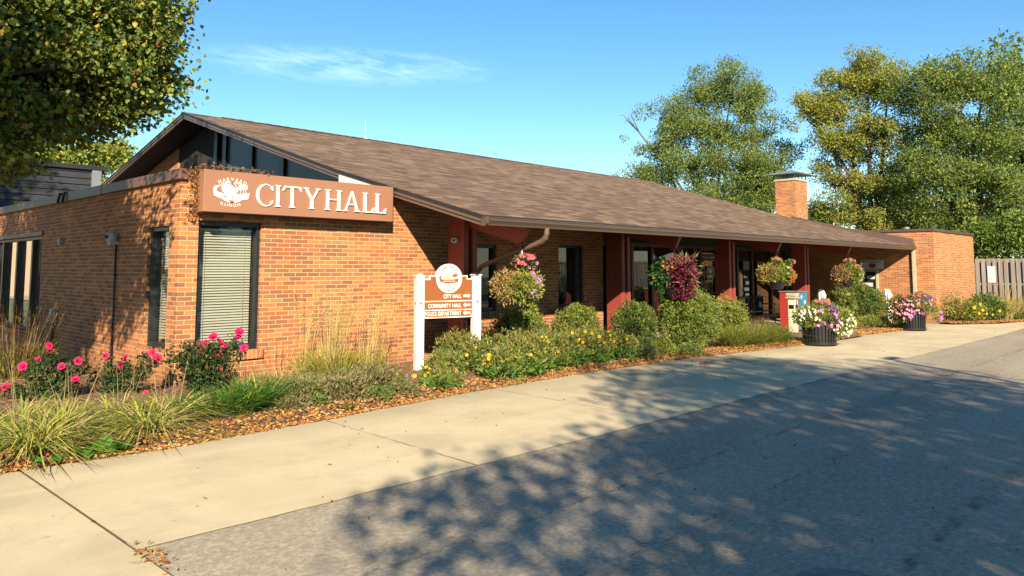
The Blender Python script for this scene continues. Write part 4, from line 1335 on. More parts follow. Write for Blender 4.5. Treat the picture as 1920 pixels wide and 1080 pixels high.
t = empty('receptacle', (16.84, -1.5, gz(16.84) + .05), 'cream capped litter post with a dark slot before the painted drop box', 'litter post')
b = MB(); b.box(-.10, .10, -.10, .10, 0, .96); b.build('body', M['cream'], t, bevel=.008)
b = MB(); b.box(-.155, .155, -.155, .155, .96, 1.0); b.box(-.12, .12, -.12, .12, 1.0, 1.03); b.box(-.14, .14, -.14, .14, 1.03, 1.11); b.build('cap', M['tan'], t, bevel=.01)
b = MB(); b.box(-.075, .075, -.106, -.1005, .66, .78); b.box(-.03, .03, -.106, -.1005, .78, .93); b.box(-.106, -.1005, -.075, .075, .66, .78); b.build('slot', M['black'], t)
b = MB(); b.box(-.13, .13, -.13, .13, -.06, -.001); b.build('foot', M['concrete2'], t, bevel=.01)


def marker(x, y, lab, rz):
    t = empty('marker_post', (x, y, gz(x)), lab, 'marker post', rz=rz)
    b = MB(); b.prism([(-.075, -.1), (.075, -.1), (.075, .66), (-.075, .60)], 1, -.06, .06); b.build('post', M['white'], t, bevel=.006)
    b = MB()
    pts = [(-.13, .70), (.15, .70), (.15, .98), (.08, 1.12), (.0, 1.19), (-.10, 1.20), (-.15, 1.17), (-.15, 1.0)]
    b.prism(pts, 1, -.035, .035); b.box(-.05, .05, -.034, .034, .6, .72); hd = b.build('head', M['white'], t, bevel=.004)
    b = MB(); b.prism([(-.085, .73), (.142, .73), (.142, .96), (.07, 1.08), (-.085, 1.02)], 1, -.039, -.0355); b.build('panel', M['dirbrown'], hd)
    b = MB(); disc(b, .035, .95, .085, .095, -.043, -.0395, 20); b.box(-.05, .12, -.043, -.0395, .79, .825); b.box(-.03, .10, -.043, -.0395, .75, .77); b.build('roundel', M['signwhite'], hd)
    b = MB(); ring(b, .035, .95, .055, .06, .012, -.046, -.0435, 16); b.build('ring_mark', M['grey'], hd)


marker(22.1, -.30, 'white marker post with a brown panel beside the black litter bin, behind the nearer planter', math.radians(-30))
marker(24.4, -1.75, 'white marker post with a brown panel between the round green shrub and the brick wing', math.radians(-30))
t = empty('litter_bin', (23.6, .10, gz(23.6)), 'black open litter bin with a purple liner in the shade of the porch', 'litter bin')
b = MB(); b.lathe([(.26, 0), (.31, .04), (.33, .78), (.30, .78), (.28, .1), (.0001, .1)], n=24); b.build('body', M['black'], t)
b = MB(); b.lathe([(.335, .78), (.36, .79), (.36, .84), (.30, .86), (.29, .80)], n=24); b.build('rim', M['galv'], t, smooth=True)
b = MB(); b.lathe([(.338, .56), (.345, .56), (.345, .76), (.338, .76)], n=24); b.build('liner', M['purple'], t)
t = empty('bench', (18.8, .55, -.10), 'black slatted metal bench on the porch behind the dried perennials', 'bench')
b = MB()
for k in range(22): x = -.9 + k * 1.8 / 21; b.tube([(x, -.18, .42), (x, .20, .40), (x, .29, .86)], .010, 5)
b.build('slats', M['black'], t)
b = MB(); b.tube([(-.93, .29, .87), (.93, .29, .87)], .02, 6); b.tube([(-.93, -.2, .42), (.93, -.2, .42)], .02, 6); b.build('rail', M['black'], t)
for x in (-.93, .93):
    b = MB(); b.tube([(x, -.2, 0), (x, -.2, .64), (x, .22, .62)], .02, 6); b.tube([(x, .2, 0), (x, .22, .5), (x, .3, .9)], .02, 6); b.build('end_frame', M['black'], t)

# ------------------------------------------------------------------ fences
def fence(x, y0, y1, z0, h, name_label):
    t = empty('wood_fence', (x, y0, 0), name_label, 'fence')
    n = int(abs(y1 - y0) / .2); s = 1 if y1 > y0 else -1
    b = MB()
    for k in range(n):
        y = s * (k + .5) * .2; w = .071; jz = rng.uniform(-.012, .012); jy = rng.normal(0, .006); tl = rng.normal(0, .006)
        for side, off in ((-1, 0), (1, .1)):
            yy = y + off * s + jy
            xa, xb = ((-.07, -.05) if side < 0 else (.05, .07))
            zt = h + jz
            V = [(xa, yy - w, z0), (xb, yy - w, z0), (xb, yy + w, z0), (xa, yy + w, z0)]
            top = [(-w, -.03), (-w + .028, 0), (w - .028, 0), (w, -.03)]
            pts = [(yy - w, z0)] + [(yy + w, z0)] + [(yy + w + tl, zt - .035), (yy + w - .03 + tl, zt), (yy - w + .03 + tl, zt), (yy - w + tl, zt - .035)]
            b.prism(pts, 0, xa, xb)
    b.build('boards', M['fence'], t)
    b = MB()
    for z in (z0 + .42, (z0 + h) / 2 + .12, h - .16): b.box(-.048, .048, min(0, y1 - y0), max(0, y1 - y0), z, z + .085)
    b.build('rails', M['fence'], t)
    k = 0
    while k < n * .2:
        b = MB(); b.box(-.046, .046, s * k - .046, s * k + .046, z0 - .2, h - .17); b.build('post', M['fence'], t); k += 2.4


fence(31.0, -3.10, -19.0, -.28, 2.09, 'weathered grey shadowbox fence of upright cedar boards right of the brick wing')
b = MB(); b.box(30.90, 30.925, -3.82, -3.55, 1.12, 1.78)
tag(b.build('fence_notice', M['paper']), 'white upright notice board fixed to the grey cedar fence', 'notice')

# ------------------------------------------------------------------ garden plants
def plant(name, x, y, label, cat, group=None, dz=.05):
    return empty(name, (x, y, gz(x) + dz), label, cat, group)


def reed(x, y, n, L, lab, tan=PAL_STRAW, base=PAL_STRAW, nb=160, bl=.55, plume=True, lean=.10, r0=.13, bpal=None, wind=(.05, -.02)):
    t = plant('reed_grass', x, y, lab, 'ornamental grass', 'tall reed grasses by the brick walls')
    b = MB(); blades(b, (0, 0, 0), nb, bl, r0, .28, .30, .010, bpal or [(G_YL, 4), (G_LT, 3), (TAN, 3), ((.40, .36, .10), 3)]); b.build('leaves', M['straw'], t)
    b = MB(); tips, d, Ln = blades(b, (0, 0, 0), n, L, r0 * .8, lean, .05, .007, tan, Lj=.18, wind=wind)
    if plume: plumes(b, tips, d, Ln, .26, 9, .04, tan)
    b.build('stems', M['straw'], t)


DKSTRAW = [((.20, .12, .055), 4), ((.30, .20, .09), 3), ((.12, .07, .035), 2)]
reed(-1.25, 2.6, 90, 1.15, 'brown plumed fountain grass beside the wide side window', tan=DKSTRAW, nb=520, bl=.62, lean=.2, r0=.34, bpal=[((.13, .13, .035), 4), ((.20, .17, .06), 3), ((.10, .07, .03), 3), (G_YL, 1.5)])
reed(-.75, 3.6, 50, 1.0, 'smaller brown plumed grass against the shaded side wall', tan=DKSTRAW, nb=260, bl=.55, lean=.2, r0=.25, bpal=[((.13, .13, .035), 4), ((.20, .17, .06), 3), ((.10, .07, .03), 3)])
reed(1.78, -.40, 22, 1.25, 'thin pale reed grass right of the corner window sill', nb=130, bl=.42)
reed(1.72, -1.22, 85, 1.20, 'dense yellow green reed grass with tall blond stems in the middle of the bare brick wall', nb=520, bl=.62, lean=.12, r0=.18, bpal=[(G_YL, 5), ((.30, .32, .06), 4), (TAN, 3), (G_LT, 2)])
reed(2.75, -.70, 60, 1.15, 'wispy blond reed grass left of the directional sign', nb=200, bl=.5, lean=.15, r0=.22)
reed(2.25, -.45, 26, 1.0, 'short faint reed grass between two taller clumps at the brick wall', nb=140, bl=.42, lean=.16, r0=.2)
for x, y, lab in ((.95, -1.15, 'short tan dried grass tuft at the foot of the bare brick wall'), (.55, -1.0, 'short tan dried grass tuft nearest the corner window sill'), (1.3, -2.15, 'short tan dried grass tuft among the catmint mounds')):
    t = plant('dried_grass', x, y, lab, 'dried grass', 'short dried grass tufts in the bed')
    b = MB(); blades(b, (0, 0, 0), 190, .36, .18, .35, .3, .008, [(TAN, 4), ((.46, .38, .18), 4), (G_YL, 2), ((.26, .24, .09), 2)]); b.build('leaves', M['straw'], t)
# dark dried stalks near the corner
t = plant('dried_stalks', 1.25, -.62, 'dark reddish dried seed stalks below the corner window', 'dried plant')
b = MB(); tips, d, Ln = blades(b, (0, 0, 0), 9, .62, .2, .18, .05, .006, [((.20, .07, .03), 1)]); plumes(b, tips, d, Ln, .5, 14, .04, [((.16, .06, .03), 1)]); b.build('stems', M['straw'], t)


def rose(x, y, lab, spots, h, spread, n, extra=()):
    t = plant('rose_bush', x, y, lab, 'rose bush', 'pink rose bushes at the corner of the building', .03)
    b = MB(); lb = MB()
    rp = [((.035, .07, .028), 5), ((.06, .11, .035), 4), ((.10, .13, .04), 2), ((.20, .11, .05), .8), ((.25, .22, .05), .6)]
    ends = [Vector((px, py, pz)) for px, py, pz in spots]
    ends += [Vector((random.gauss(0, spread), random.gauss(0, spread), h * random.uniform(.45, .95))) for k in range(n)]
    for e in ends:
        s0 = Vector((random.gauss(0, .05), random.gauss(0, .05), 0))
        m = s0.lerp(e, .5) + Vector((random.gauss(0, .04), random.gauss(0, .04), .05))
        b.tube([s0, m, e - Vector((0, 0, .015))], [.008, .006, .004], 5, col=(.16, .15, .07))
        for q in range(11):
            f = rng.uniform(.22, 1.0)
            p = (s0.lerp(m, f * 2) if f < .5 else m.lerp(e, f * 2 - 1))
            k = 12
            P = np.tile(np.array(p), (k, 1)) + rng.normal(0, .045, (k, 3)) - np.array([0, 0, .02])
            leaves(lb, P, rng.normal(size=(k, 3)) + np.array([0, 0, .3]), rng.uniform(.035, .065, k), .034, pick(rp, k))
    for cx, cy, cz, r, m in extra:
        leafblob(lb, (cx, cy, cz), r, m, .055, rp, shell=.2)
    b.build('canes', M['straw'], t); lb.build('foliage', M['leaf'], t)
    for px, py, pz in spots: bloom('rose', t, (px, py, pz), 1.0, Vector((random.gauss(-.5, .3), random.gauss(-.7, .3), random.gauss(.45, .3))))


rose(-1.52, .08, 'leftmost low pink rose bush, near the brown plumed grass', [(.01, -.01, .7), (.02, -.02, .62), (-.08, .08, .53), (-.21, .22, .44), (.12, -.13, .44), (.26, -.28, .51), (.24, -.26, .28), (-.34, .32, .19), (-.41, .38, .17)], .5, .22, 9)
rose(-.78, -.09, 'middle pink rose bush against the side wall near the conduit', [(-.1, .1, .53), (.08, -.09, .51), (.04, -.05, .42), (.16, -.16, .35), (-.04, .05, .31), (.32, -.33, .57), (.30, -.32, .46), (.37, -.39, .50), (.34, -.35, .47), (.27, -.28, .06)], .45, .18, 8)
rose(-.05, -.91, 'tallest pink rose bush at the building corner below the blinds window', [(.11, -.12, .78), (.01, -.01, .68), (.06, -.04, .69), (.17, -.18, .72), (.21, -.22, .67), (.33, -.35, .77), (.34, -.36, .84), (.01, -.01, .59), (.17, -.18, .57), (.39, -.41, .64), (.17, -.18, .39)], .74, .20, 16, [(.05, -.05, .42, .30, 900), (-.1, .1, .55, .16, 250)])

DL = [((.40, .42, .06), 4), ((.30, .36, .06), 4), ((.50, .43, .18), 3), ((.17, .25, .05), 2), ((.50, .37, .17), 2)]
k = 0
for x, y, n, L, lab in ((-2.38, -2.80, 210, .62, 'yellowing daylily clump at the left end of the bed edge'), (-2.10, -2.52, 200, .55, 'arching yellow green daylily clump left of the broad leaved weed'), (-2.20, -1.55, 190, .55, 'faded daylily clump behind the bed edge at far left'),
                        (-1.35, -2.72, 230, .55, 'strappy yellow daylily clump just right of the broad leaved weed'), (-1.35, -1.95, 200, .55, 'half dried daylily clump below the middle rose bush'), (-.98, -2.32, 230, .55, 'daylily clump with long yellow blades below the tallest rose bush'), (-1.80, -1.85, 170, .5, 'pale daylily clump between two larger ones in the left bed'), (-2.75, -2.2, 190, .55, 'outermost daylily clump by the sidewalk joint')):
    t = plant('daylily', x, y, lab, 'daylily', 'daylily clumps along the left bed')
    b = MB(); blades(b, (0, 0, 0), int(n * 1.5), L * .88, .13, .45, .80, .0135, DL, leanmin=.14); blades(b, (0, 0, 0), n // 2, L * .8, .22, .8, .5, .012, [(TAN, 3), ((.42, .32, .18), 3), ((.25, .15, .07), 2)], leanmin=.4); b.build('leaves', M['straw'], t)
    b = MB(); blades(b, (0, 0, 0), 8, L * 1.25, .12, .25, .05, .005, [(TAN, 2), ((.40, .30, .17), 2)]); b.build('stalks', M['straw'], t)
for x, y, n, L, lab in ((-.60, -2.42, 330, .42, 'bright green lily turf clump, nearest to the tallest rose bush'), (-.22, -2.32, 400, .46, 'largest bright green lily turf clump in the middle of the row'), (.16, -2.05, 340, .44, 'bright green lily turf clump at the right end of its row')):
    t = plant('lily_turf', x, y, lab, 'lily turf', 'bright green lily turf clumps')
    b = MB(); blades(b, (0, 0, 0), n, L, .20, .40, .50, .014, [((.09, .22, .03), 5), ((.13, .27, .04), 4), ((.05, .13, .025), 3), (G_YL, .8)], leanmin=.08); b.build('leaves', M['leaf'], t)


def weed(x, y, n, s, lab):
    t = plant('broadleaf_weed', x, y, lab, 'weed', 'broad leaved weeds at the bed edge', .03)
    b = MB()
    for k in range(n):
        a = rng.uniform(0, 6.28); L = s * rng.uniform(.7, 1.15); w = L * .5; el = rng.uniform(.35, 1.1)
        d = Vector((math.cos(a) * math.cos(el), math.sin(a) * math.cos(el), math.sin(el))); r = Vector((-math.sin(a), math.cos(a), 0)); up = Vector((0, 0, 1))
        o = Vector((rng.normal(0, s * .5), rng.normal(0, s * .25), 0)); c = pick([((.09, .24, .03), 3), ((.13, .30, .05), 2)], 1)[0]
        rows = [(0, .08), (.3, .45), (.55, .52), (.8, .35), (1.0, .02)]
        V = []
        for f, q in rows:
            p = o + d * (L * f) - up * (L * .25 * f * f)
            V += [p - r * (w * q) + up * .012, p, p + r * (w * q) + up * .012]
        F = []
        for i in range(4):
            for j in range(2): F.append((i * 3 + j, i * 3 + j + 1, i * 3 + j + 4, i * 3 + j + 3))
        b.add([tuple(v) for v in V], F, c)
    b.build('leaves', M['leaf'], t, smooth=True)


weed(-1.90, -3.20, 24, .21, 'broad leaved green weed on the bed edge between the daylilies')
weed(-2.40, -3.28, 5, .13, 'small broad leaved sprout at the left end of the bed edge')
weed(.80, -2.90, 9, .13, 'broad leaved weed on the mulch below the blond grasses')
weed(-.80, -2.0, 8, .10, 'yellow green seedling at the foot of the tallest rose bush')

CM = [((.20, .24, .085), 4), ((.29, .28, .11), 3), ((.15, .19, .06), 3), ((.24, .17, .10), 1.5)]
CMB = [((.30, .25, .13), 4), ((.24, .20, .10), 3), ((.18, .21, .07), 3), ((.36, .31, .15), 2)]
CMG = [((.15, .22, .055), 4), (G_MD, 3), ((.24, .28, .09), 3)]
for x, y, r, h, n, pal, lab in ((.62, -2.25, .30, .26, 1300, CM, 'grey green low mound right of the bright lily turf'), (1.08, -2.45, .34, .30, 1600, CMB, 'brownish twiggy mound below the dense yellow reed grass'), (1.72, -2.30, .36, .36, 1900, CMB, 'dull brown catmint mound left of the left sign post'), (1.82, -2.05, .32, .24, 1600, CM, 'sage green catmint mound beside the left sign post'),
                                (1.95, -.95, .30, .22, 1300, CM, 'sage green mound just left of the left sign post'), (1.15, -1.45, .28, .22, 900, CMB, 'small straw coloured mound close to the bare brick wall'), (.62, -2.60, .16, .12, 380, CMG, 'small fresh green mound at the mulch edge'), (1.42, -2.72, .2, .14, 500, CMG, 'fresh green ground mound near the mulch edge, left of the daisies'), (1.0, -2.02, .26, .22, 800, CM, 'olive mound behind the brownish twiggy mound'), (2.0, -1.35, .30, .28, 1000, CMB, 'dry tan mound between the blond grass and the sign post'),
        (.45, -1.45, .26, .20, 800, CMB, 'straw coloured low mound behind the bright lily turf row'), (.75, -1.75, .26, .22, 900, CM, 'soft olive low mound between the lily turf and the brick wall'), (1.45, -1.85, .30, .26, 1100, CM, 'olive green mound right below the blond grass clump'), (.30, -2.62, .20, .14, 500, CMB, 'tiny dry mound at the mulch edge beside the lily turf'), (1.85, -2.62, .24, .18, 700, CM, 'low sage mound nearest the mulch edge before the sign'), (2.0, -1.70, .24, .16, 800, CMG, 'low leafy green mound between catmint and first daisies')):
    t = plant('catmint', x, y, lab, 'catmint', 'low mounds of catmint in the bed')
    b = MB(); leafblob(b, (0, 0, h * .35), (r, r, h * .75), n, .055, pal, aspect=.4, shell=.25, lower=-.35, spikes=.35, out=.6); b.build('foliage', M['leaf'], t)
    b = MB(); blades(b, (0, 0, 0), 40, h * 1.15, r * .7, .35, .1, .004, [((.17, .11, .08), 1), ((.26, .2, .12), 1)]); b.build('stems', M['straw'], t)

RB = [((.22, .27, .06), 5), ((.31, .33, .08), 4), ((.14, .20, .045), 2.5), ((.34, .25, .10), 2.4), (BRN, .8)]
RBG = [((.11, .23, .04), 5), ((.16, .30, .05), 4), ((.07, .14, .03), 3)]
i = 0
spots = [(2.78, -2.42, .27, .20, 7), (3.02, -2.05, .26, .26, 7), (3.55, -1.62, .32, .36, 7), (4.0, -2.38, .34, .42, 12), (4.55, -2.25, .42, .52, 9), (4.85, -2.18, .42, .62, 10), (5.35, -2.10, .44, .62, 12), (5.9, -2.05, .44, .62, 11), (6.45, -2.08, .44, .60, 13), (4.25, -1.5, .40, .56, 4), (5.1, -1.50, .44, .58, 5), (6.05, -1.45, .44, .54, 5), (6.95, -1.95, .40, .58, 9), (7.0, -1.40, .40, .52, 4), (7.4, -2.15, .36, .50, 8), (4.45, -.85, .34, .62, 0)]
labs = ['nearest low black eyed susan clump with blooms by the mulch edge', 'black eyed susan clump spreading broad green leaves under the right sign post', 'tall black eyed susan clump between the two sign posts', 'flowering black eyed susan clump right of the right sign post', 'black eyed susan clump in front of the first red post', 'black eyed susan clump in the middle of the front row below the first basket', 'front row black eyed susan clump with many yellow daisies below the hedge', 'front row black eyed susan clump just left of centre of the shrub row', 'front row black eyed susan clump with the brightest daisies', 'back row coneflower clump with dark seed heads behind the sign', 'back row clump with few daisies below the first basket', 'back row brownish daisy clump before the low sheared shrub', 'daisy clump in front of the round shrub by the second red post', 'seed headed daisy clump beside the gap in the brick wall', 'last daisy clump at the right end of the yellow flowers', 'dried seed heads standing before the first red post']
for (x, y, r, h, nf), lab in zip(spots, labs):
    t = plant('black_eyed_susan', x, y, lab, 'black eyed susan', 'black eyed susan clumps in the front bed')
    b = MB()
    leafblob(b, (0, 0, h * .45), (r, r, h * .58), 1500, .07, RB, aspect=.42, shell=.2, lower=-.6, spikes=.22, out=.5)
    leafblob(b, RV * 0 + FV * r * .5 + np.array([0, 0, h * .2]), (r * .95, r * .7, h * .3), 320, .12, RBG, aspect=.45, shell=.3, lower=-.3, out=.9)
    b.build('foliage', M['leaf'], t)
    b = MB()
    tips, d, Ln = blades(b, (0, 0, 0), 34, h * 1.22, r * .8, .18, .02, .005, [((.15, .10, .05), 2), ((.14, .16, .05), 2)], Lj=.15)
    for p in tips[:26]:
        b.add([(p[0] + .009 * math.cos(a) * q, p[1] + .009 * math.sin(a) * q, p[2] + z) for z, q in ((-.008, .6), (.0, 1.1), (.012, .5)) for a in (0, 1.57, 3.14, 4.71)], [(0, 1, 5, 4), (1, 2, 6, 5), (2, 3, 7, 6), (3, 0, 4, 7), (4, 5, 9, 8), (5, 6, 10, 9), (6, 7, 11, 10), (7, 4, 8, 11), (8, 9, 10, 11)], (.035, .018, .012))
    b.build('seed_heads', M['straw'], t)
    for k in range(int(nf * .65)):
        a = random.gauss(0, .55); q = r * random.uniform(.5, 1.0)
        p = FV * q * math.cos(a) + RV * (q * math.sin(a) + random.gauss(0, .12)) + np.array([0, 0, h * random.uniform(.30, 1.0)])
        bloom('rudbeckia', t, p, .74, Vector(FV) + Vector((random.gauss(0, .4), random.gauss(0, .4), random.gauss(.5, .3))))


def shrub(x, y, rad, cz, n, pal, lab, size=.045, name='boxwood', cat='shrub', group='rounded green shrubs before the porch', spikes=.14, shell=.78, core=True):
    t = plant(name, x, y, lab, cat, group)
    b = MB(); leafblob(b, (0, 0, cz), rad, n, size, pal, aspect=.5, shell=shell, spikes=spikes, out=.9, lower=-.92)
    rad = np.broadcast_to(np.asarray(rad, float), (3,))
    if core: leafblob(b, (0, 0, cz), rad * .75, n // 4, size * 2.2, pal, aspect=.8, shell=.6, out=.3)
    b.build('foliage', M['leaf'], t)
    b = MB()
    for k in range(7):
        a = 2 * math.pi * k / 7
        b.tube([(.04 * math.cos(a), .04 * math.sin(a), -.08), (.5 * rad[0] * math.cos(a), .5 * rad[1] * math.sin(a), cz)], [.018, .006], 5, col=(.12, .09, .06))
    b.build('stems', M['straw'], t)


shrub(6.25, -.70, (.60, .48, .45), .46, 5200, PAL_BOX, 'wide sheared shrub under the first basket, partly in its shadow')
shrub(7.85, -.80, (.47, .45, .46), .50, 4200, PAL_BOX, 'low rounded shrub below the second shaded window')
shrub(8.72, -1.62, (.46, .46, .50), .54, 4600, PAL_BOXD, 'dark green globe shrub before the second red post')
shrub(10.2, -2.0, (.63, .63, .68), .66, 8200, PAL_BOX, 'largest globe shrub of the row below the burgundy basket')
shrub(12.7, -1.6, (.52, .52, .55), .50, 3600, [(G_LT, 5), (G_YL, 3), (G_MD, 3), ((.24, .17, .07), 1.5)], 'loose olive shrub right of the largest globe, before the third red post', spikes=.25, shell=.6)
shrub(22.9, -1.35, (.80, .75, .68), .60, 5600, PAL_BOXD, 'round dark shrub between the two white marker posts', size=.06)
shrub(21.4, -1.2, (.42, .45, .62), .60, 1900, [(G_MD, 4), (G_LT, 3), ((.25, .18, .07), 2)], 'rusty green upright shrub left of the round dark shrub', size=.06, spikes=.3, shell=.5)
for x, y, r, h, n, pal, lab in ((7.95, -2.25, .34, .34, 1300, CMG, 'low grey green mound before the dark globe shrub'), (8.5, -2.38, .30, .30, 1100, [(G_LT, 4), (G_MD, 3), (G_YL, 1)], 'low fresh green mound at the foot of the largest globe shrub'), (7.75, -2.45, .24, .24, 800, [((.12, .09, .06), 3), (G_MD, 3), ((.16, .15, .08), 2)], 'purplish brown mound by the mulch edge'), (9.2, -2.62, .26, .20, 800, CMG, 'dark leafy mound tucked under the largest globe shrub'),
                                (13.1, -2.65, .34, .30, 1100, CMG, 'grey green mound left of the nearer planter'), (13.55, -2.35, .30, .34, 800, [((.16, .12, .08), 3), (CMG[0][0], 3)], 'dried flower mound behind the nearer planter'), (20.6, -2.35, .50, .30, 1300, [(G_LT, 4), (G_YL, 2), (G_MD, 3)], 'bright leafy groundcover left of the farther planter'), (21.6, -2.15, .46, .28, 1100, [(G_LT, 3), (G_YL, 3), (G_MD, 2)], 'yellow green groundcover behind the farther planter'), (19.4, -2.2, .3, .22, 500, [((.28, .17, .08), 3), (G_LT, 1)], 'small rusty mound at the paver edge'), (21.0, -2.85, .3, .34, 700, [(G_DK, 3), (G_MD, 2), (BRN, 1)], 'dark mound touching the farther planter')):
    t = plant('groundcover', x, y, lab, 'groundcover', 'small mounds along the porch beds')
    b = MB(); leafblob(b, (0, 0, h * .4), (r, r, h * .75), n, .06, pal, aspect=.45, shell=.3, lower=-.4, spikes=.3, out=.6); b.build('foliage', M['leaf'], t)
FG = [((.26, .30, .05), 5), ((.33, .32, .08), 4), ((.16, .22, .04), 3), (TAN, 1.5)]
for x, y, n, L, lab in ((11.15, -2.55, 700, .72, 'fine yellow green fountain grass nearest the largest globe shrub'), (11.95, -2.65, 760, .72, 'fine fountain grass in the middle of three at the bed edge'), (12.85, -2.72, 700, .68, 'fine fountain grass closest to the nearer planter')):
    t = plant('fountain_grass', x, y, lab, 'ornamental grass', 'yellow green fountain grasses at the bed edge')
    b = MB(); blades(b, (0, 0, 0), n, L, .16, .42, .55, .009, FG, leanmin=.05); b.build('leaves', M['leaf'], t)
for x, y, lab in ((15.1, -.75, 'brown dried perennial patch at the left before the bench'), (16.0, -.85, 'brown dried perennial patch in the middle before the bench'), (13.9, -1.25, 'brown dried perennials behind the fountain grasses')):
    t = plant('dried_perennial', x, y, lab, 'dried plant', 'dried brown perennials before the bench', .02)
    b = MB(); leafblob(b, (0, 0, .2), (.5, .35, .26), 1100, .05, [((.10, .06, .045), 4), ((.17, .11, .08), 3), ((.25, .18, .12), 1), ((.09, .09, .04), 1)], aspect=.35, shell=.2, lower=-.5, spikes=.4); blades(b, (0, 0, 0), 70, .5, .35, .3, .1, .006, [((.16, .10, .07), 1)]); b.build('stems', M['straw'], t)
# corner bed by the far fence
t = plant('black_eyed_susan', 26.6, -3.62, 'far daisy clump with yellow blooms at the brick wing corner', 'black eyed susan', 'black eyed susan clumps in the front bed', .02)
b = MB(); leafblob(b, (0, 0, .35), (.75, .6, .45), 2000, .10, [(G_MD, 4), (G_LT, 3), (YEL, .5), (TAN, 1)], shell=.3, lower=-.5, spikes=.3); b.build('foliage', M['leaf'], t)
for k in range(12): bloom('rudbeckia', t, RV * random.gauss(.25, .4) + FV * .62 + np.array([0, 0, random.uniform(.25, .7)]), 1.35, Vector(FV))
t = plant('broadleaf_shrub', 28.1, -4.0, 'dark leafy shrub between yellow daisies and pale grass before the fence', 'shrub', None, .02)
b = MB(); leafblob(b, (0, 0, .45), (.8, .6, .55), 1700, .11, [(G_DK, 4), (G_MD, 4), (G_LT, 1.5)], shell=.3, lower=-.6, spikes=.2); b.build('foliage', M['leaf'], t)
t = plant('dried_perennial', 26.0, -3.40, 'tan dried perennial against the corner of the brick wing', 'dried plant', None, .02)
b = MB(); leafblob(b, (0, 0, .6), (.55, .35, .5), 900, .08, [(TAN, 4), ((.30, .2, .08), 2), (G_YL, 1.2)], aspect=.35, shell=.3, lower=-.7, spikes=.4); b.build('stems', M['straw'], t)
for x, y, lab in ((28.9, -4.35, 'pale straw grass in front of the cedar fence'), (30.0, -4.5, 'second pale straw grass in front of the cedar fence, nearer the frame edge')):
    t = plant('reed_grass', x, y, lab, 'ornamental grass', 'pale grasses before the cedar fence', .02)
    b = MB(); blades(b, (0, 0, 0), 420, .95, .3, .25, .2, .014, [(TAN, 4), ((.42, .36, .15), 4), (G_YL, 2), (G_LT, 1)]); blades(b, (0, 0, 0), 30, 1.5, .2, .15, .05, .012, [(TAN, 3), ((.42, .36, .15), 2)]); b.build('leaves', M['straw'], t)
t = plant('groundcover', 29.9, -4.95, 'dark green low juniper mat at the far right of the bed', 'groundcover', None, .02)
b = MB(); leafblob(b, (0, 0, .12), (.7, .4, .2), 700, .09, [(G_DK, 4), (G_MD, 3)], shell=.3, lower=-.3); b.build('foliage', M['leaf'], t)

# dead vine over the coping and down the pier
t = empty('dead_vine', (.16, -.03, 3.1), 'dried orange brown vine hanging between the corner pier and the sign', 'vine')
b = MB()
VN = [((.34, .16, .05), 4), ((.26, .10, .035), 3), ((.42, .24, .08), 2), (BRN, 1)]
P = np.stack([rng.normal(.0, .045, 250), -rng.uniform(.03, .10, 250), -.72 * rng.random(250) ** 1.2], 1)
P[:, 0] += .02 * np.sin(P[:, 2] * 12)
leaves(b, P, rng.normal(size=(250, 3)) + np.array([-.2, -.5, -.4]), rng.uniform(.03, .055, 250), .03, pick(VN, 250))
P = np.stack([rng.uniform(-.05, 1.1, 120), -rng.uniform(.0, .30, 120), rng.uniform(.0, .05, 120) + .03 * rng.random(120) ** 3], 1)
leaves(b, P, rng.normal(size=(120, 3)) + np.array([0, 0, .4]), rng.uniform(.03, .05, 120), .025, pick(VN, 120))
b.build('leaves', M['leaf'], t)
b = MB()
for k in range(13):
    x = rng.uniform(.0, .8); b.tube([(x, -.15, -.0), (x + rng.normal(0, .05), -.18, .05), (x + rng.normal(0, .10), -.2, .03 + .05 * rng.random())], .0025, 4)
b.tube([(.0, -.04, 0), (.02, -.07, -.3), (-.01, -.06, -.7)], .006, 5)
b.build('stems', M['twig'], t)

# ------------------------------------------------------------------ fallen leaves and chips
b = MB()
n = 12000
xs = rng.uniform(-3.2, 13.6, n); ys = np.array([edge_y(x) for x in xs]) - .03 + .55 * rng.random(n) ** 2.2
zs = gz(xs) + .02 + .07 * np.clip((ys - np.array([edge_y(x) for x in xs])) / .16, 0, 1) + rng.uniform(0, .012, n)
LIT = [((.50, .22, .06), 4), ((.58, .32, .11), 4), ((.38, .14, .045), 3), ((.24, .11, .05), 2), ((.62, .44, .20), 2)]
D = rng.normal(size=(n, 3)); D[:, 2] *= .3
leaves(b, np.stack([xs, ys, zs], 1), D, rng.uniform(.025, .055, n), rng.uniform(.012, .028, n), pick(LIT, n))
m = 9000
xs = np.concatenate([rng.uniform(-3.5, 4, m // 2), rng.uniform(-3.5, -.03, m // 2)]); ys = np.concatenate([rng.uniform(-3.1, -.05, m // 2), rng.uniform(0, 4, m // 2)])
D = rng.normal(size=(m, 3)); D[:, 2] *= .3
MUL = [((.34, .20, .11), 4), ((.24, .13, .07), 4), ((.45, .30, .17), 3), ((.15, .08, .05), 2)]
leaves(b, np.stack([xs, ys, gz(xs) + .085 + rng.uniform(0, .012, m)], 1), D, rng.uniform(.03, .06, m), rng.uniform(.010, .02, m), pick(MUL, m))
m = 4200
xs = rng.uniform(17.4, 24.2, m); ye = np.array([edge_y(x, EDGE2) for x in xs]); ys = ye + .6 * rng.random(m) ** 1.5 - .05
D = rng.normal(size=(m, 3)); D[:, 2] *= .3
leaves(b, np.stack([xs, ys, gz(xs) + .03 + rng.uniform(0, .05, m)], 1), D, rng.uniform(.03, .07, m), .03, pick(LIT, m))
m = 2500
xs = rng.uniform(25.4, 30.8, m); ye = np.array([edge_y(x, EDGE3) for x in xs]); ys = ye + .5 * rng.random(m) ** 1.5 - .05
